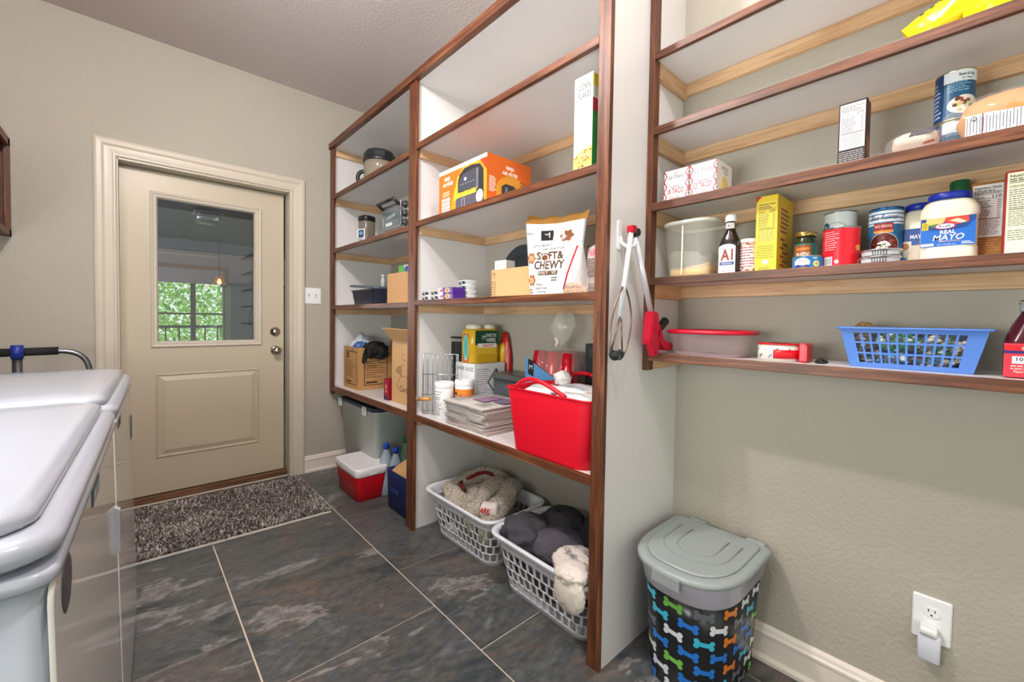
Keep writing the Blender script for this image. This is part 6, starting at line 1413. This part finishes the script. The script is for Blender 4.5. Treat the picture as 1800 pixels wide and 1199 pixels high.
def pris(name, pts, y0, y1, m, bev=.004):
    bm = new(); loft(bm, [[Vector((x, y, z)) for x, z in pts] for y in (y0, y1)], True, True, smooth=False); bmesh.ops.bevel(bm, geom=list(bm.edges), offset=bev, segments=2, affect='EDGES'); return obj(name, bm, m, t)
pris('handle_body', [(.092, -.205), (.130, -.205), (.142, -.27), (.140, -.345), (.122, -.36), (.112, -.318), (.086, -.318), (.080, -.30)], -.034, .0, RH)
pris('pistol_grip', [(.135, -.225), (.148, -.27), (.165, -.300), (.205, -.318), (.238, -.312), (.240, -.330), (.222, -.342), (.182, -.338), (.150, -.318), (.128, -.29)], -.034, -.004, RH)
pris('trigger', [(.150, -.255), (.196, -.222), (.218, -.232), (.214, -.246), (.165, -.275)], -.028, -.010, mat((26, 26, 28), .4), .003)

# ------------------------------------------------------------------ bin with bones
t = thing('pet_food_bin', 'black bin printed with colourful bones under a grey flip lid', 'bin', (1.425, .603, 0), -90)
def dsec(w, front, back, z, rb=.03, n=26):
    """D shape: flat back at +y, rounded front towards -y"""
    out = []; 
    for i in range(n + 1):
        a = PI + PI * i / n; ca, sa = math.cos(a), math.sin(a)
        out.append(Vector((w / 2 * math.copysign(abs(ca) ** .72, ca), -.02 + (front - .02) * math.copysign(abs(sa) ** .86, sa), z)))
    for i in range(5): a = i / 4 * PI / 2; out.append(Vector((w / 2 - rb + rb * math.cos(a), back - rb + rb * math.sin(a), z)))
    for i in range(5): a = PI / 2 + i / 4 * PI / 2; out.append(Vector((-w / 2 + rb + rb * math.cos(a), back - rb + rb * math.sin(a), z)))
    return out
BH = .335
bw_ = lambda z: .255 + .035 * z / BH; bf_ = lambda z: .172 + .022 * z / BH; bb_ = lambda z: .140 + .012 * z / BH
bm = new(); loft(bm, [dsec(bw_(0) * .95, bf_(0) * .96, bb_(0) * .96, 0)] + [dsec(bw_(z), bf_(z), bb_(z), z) for z in (.008, .1, .2, .318)]); obj('bin_body', bm, mat((32, 32, 36), .22, var=.03), t)
# printed bones around the wall
ring = [dsec(bw_(.16), bf_(.16), bb_(.16), 0)][0]; cum = [0.0]
for i in range(26): cum.append(cum[-1] + (ring[i + 1] - ring[i]).length)
# extend along the straight flanks
def wallF(u, v, h):
    R_ = dsec(bw_(v), bf_(v), bb_(v), v); P = [R_[-1]] + R_[:27] + [R_[27]]
    c = [0.0]
    for i in range(len(P) - 1): c.append(c[-1] + (P[i + 1] - P[i]).length)
    s_ = max(0.001, min(c[-1] - .001, c[-1] / 2 + u)); k = 0
    while c[k + 1] < s_: k += 1
    q = (s_ - c[k]) / (c[k + 1] - c[k]); X_ = P[k].lerp(P[k + 1], q); T_ = (P[k + 1] - P[k]).normalized(); Nn = Vector((T_.y, -T_.x, 0))
    return X_ + Nn * (.0008 + h * .0003)
p = Print(wallF, .3)
def bone(u, v, L, a, c):
    ca, sa = math.cos(a), math.sin(a); T = lambda x, y: (u + x * ca - y * sa, v + x * sa + y * ca); w_ = L * .13
    for i in range(4): x0, x1 = -L * .38 + L * .19 * i, -L * .38 + L * .19 * (i + 1); p.poly([T(x0, -w_), T(x1, -w_), T(x1, w_), T(x0, w_)], c)
    for sx in (-1, 1):
        for sy in (-1, 1): cx_, cy_ = T(sx * L * .40, sy * w_ * 1.05); p.ell(cx_, cy_, w_ * 1.15, w_ * 1.15, c, 2, n=12)
BC = [(226, 230, 240), (64, 186, 216), (226, 124, 40), (40, 120, 214), (120, 196, 84), (222, 226, 236), (60, 176, 206), (104, 106, 120)]
k = 0
for row in range(7):
    for col in range(-5, 6):
        u = col * .092 + (.046 * (row % 2)); v = .020 + row * .0445
        if v > .305: continue
        bone(u, v, .056, -.10, BC[(row * row * 3 + col * 5 + row * col) % 8])
p.build(t, 'bone_print')
bm = new(); loft(bm, [dsec(bw_(.318) + .004, bf_(.318) + .002, bb_(.318) + .002, .312), dsec(.300, .205, .158, .322), dsec(.326, .222, .168, .385), dsec(.330, .224, .170, .388)], False, False); obj('clear_collar', bm, mat((206, 200, 216), .15, alpha=.80, var=.02), t)
LG = mat((150, 158, 158), .35, var=.03)
bm = new(); loft(bm, [dsec(.334, .228, .172, .3882), dsec(.340, .231, .174, .390), dsec(.340, .231, .174, .400), dsec(.332, .226, .170, .406), dsec(.300, .206, .160, .409), dsec(.290, .200, .155, .407)]); lid = obj('lid', bm, LG, t)
bm = new(); loft(bm, [dsec(.284, .196, .150, .4071), dsec(.282, .194, .149, .412), dsec(.274, .188, .146, .414)]); obj('flip_panel', bm, LG, lid)
def groove(s_, z): 
    bm = new(); tube(bm, [Vector((x, y, z)) for x, y in [(-.10 * s_, .075)] + [(-.10 * s_ * math.cos(a), -.03 - .10 * s_ * math.sin(a)) for a in [PI * i / 18 for i in range(0, 19)]] + [(.10 * s_, .075)]], .0022, 5); return obj('lid_rib', bm, mat((136, 144, 144), .35), lid)
groove(1.05, .4142); groove(.62, .4142)
for sx in (-.085, .115):
    bm = new(); box(bm, (sx - .030, .158, .398), (sx + .030, .178, .412), .003); obj('hinge', bm, LG, lid)
bm = new(); loft(bm, [[Vector((x, y - .002 - .25 * (.40 - z) * .2, z)) for x, y, z in q] for q in ([(-.050, -.224, .398), (.040, -.231, .398), (.040, -.229, .366), (-.050, -.222, .366)], [(-.050, -.231, .398), (.040, -.236, .398), (.040, -.234, .364), (-.050, -.229, .364)])], True, True, smooth=False); obj('latch_tab', bm, LG, lid)
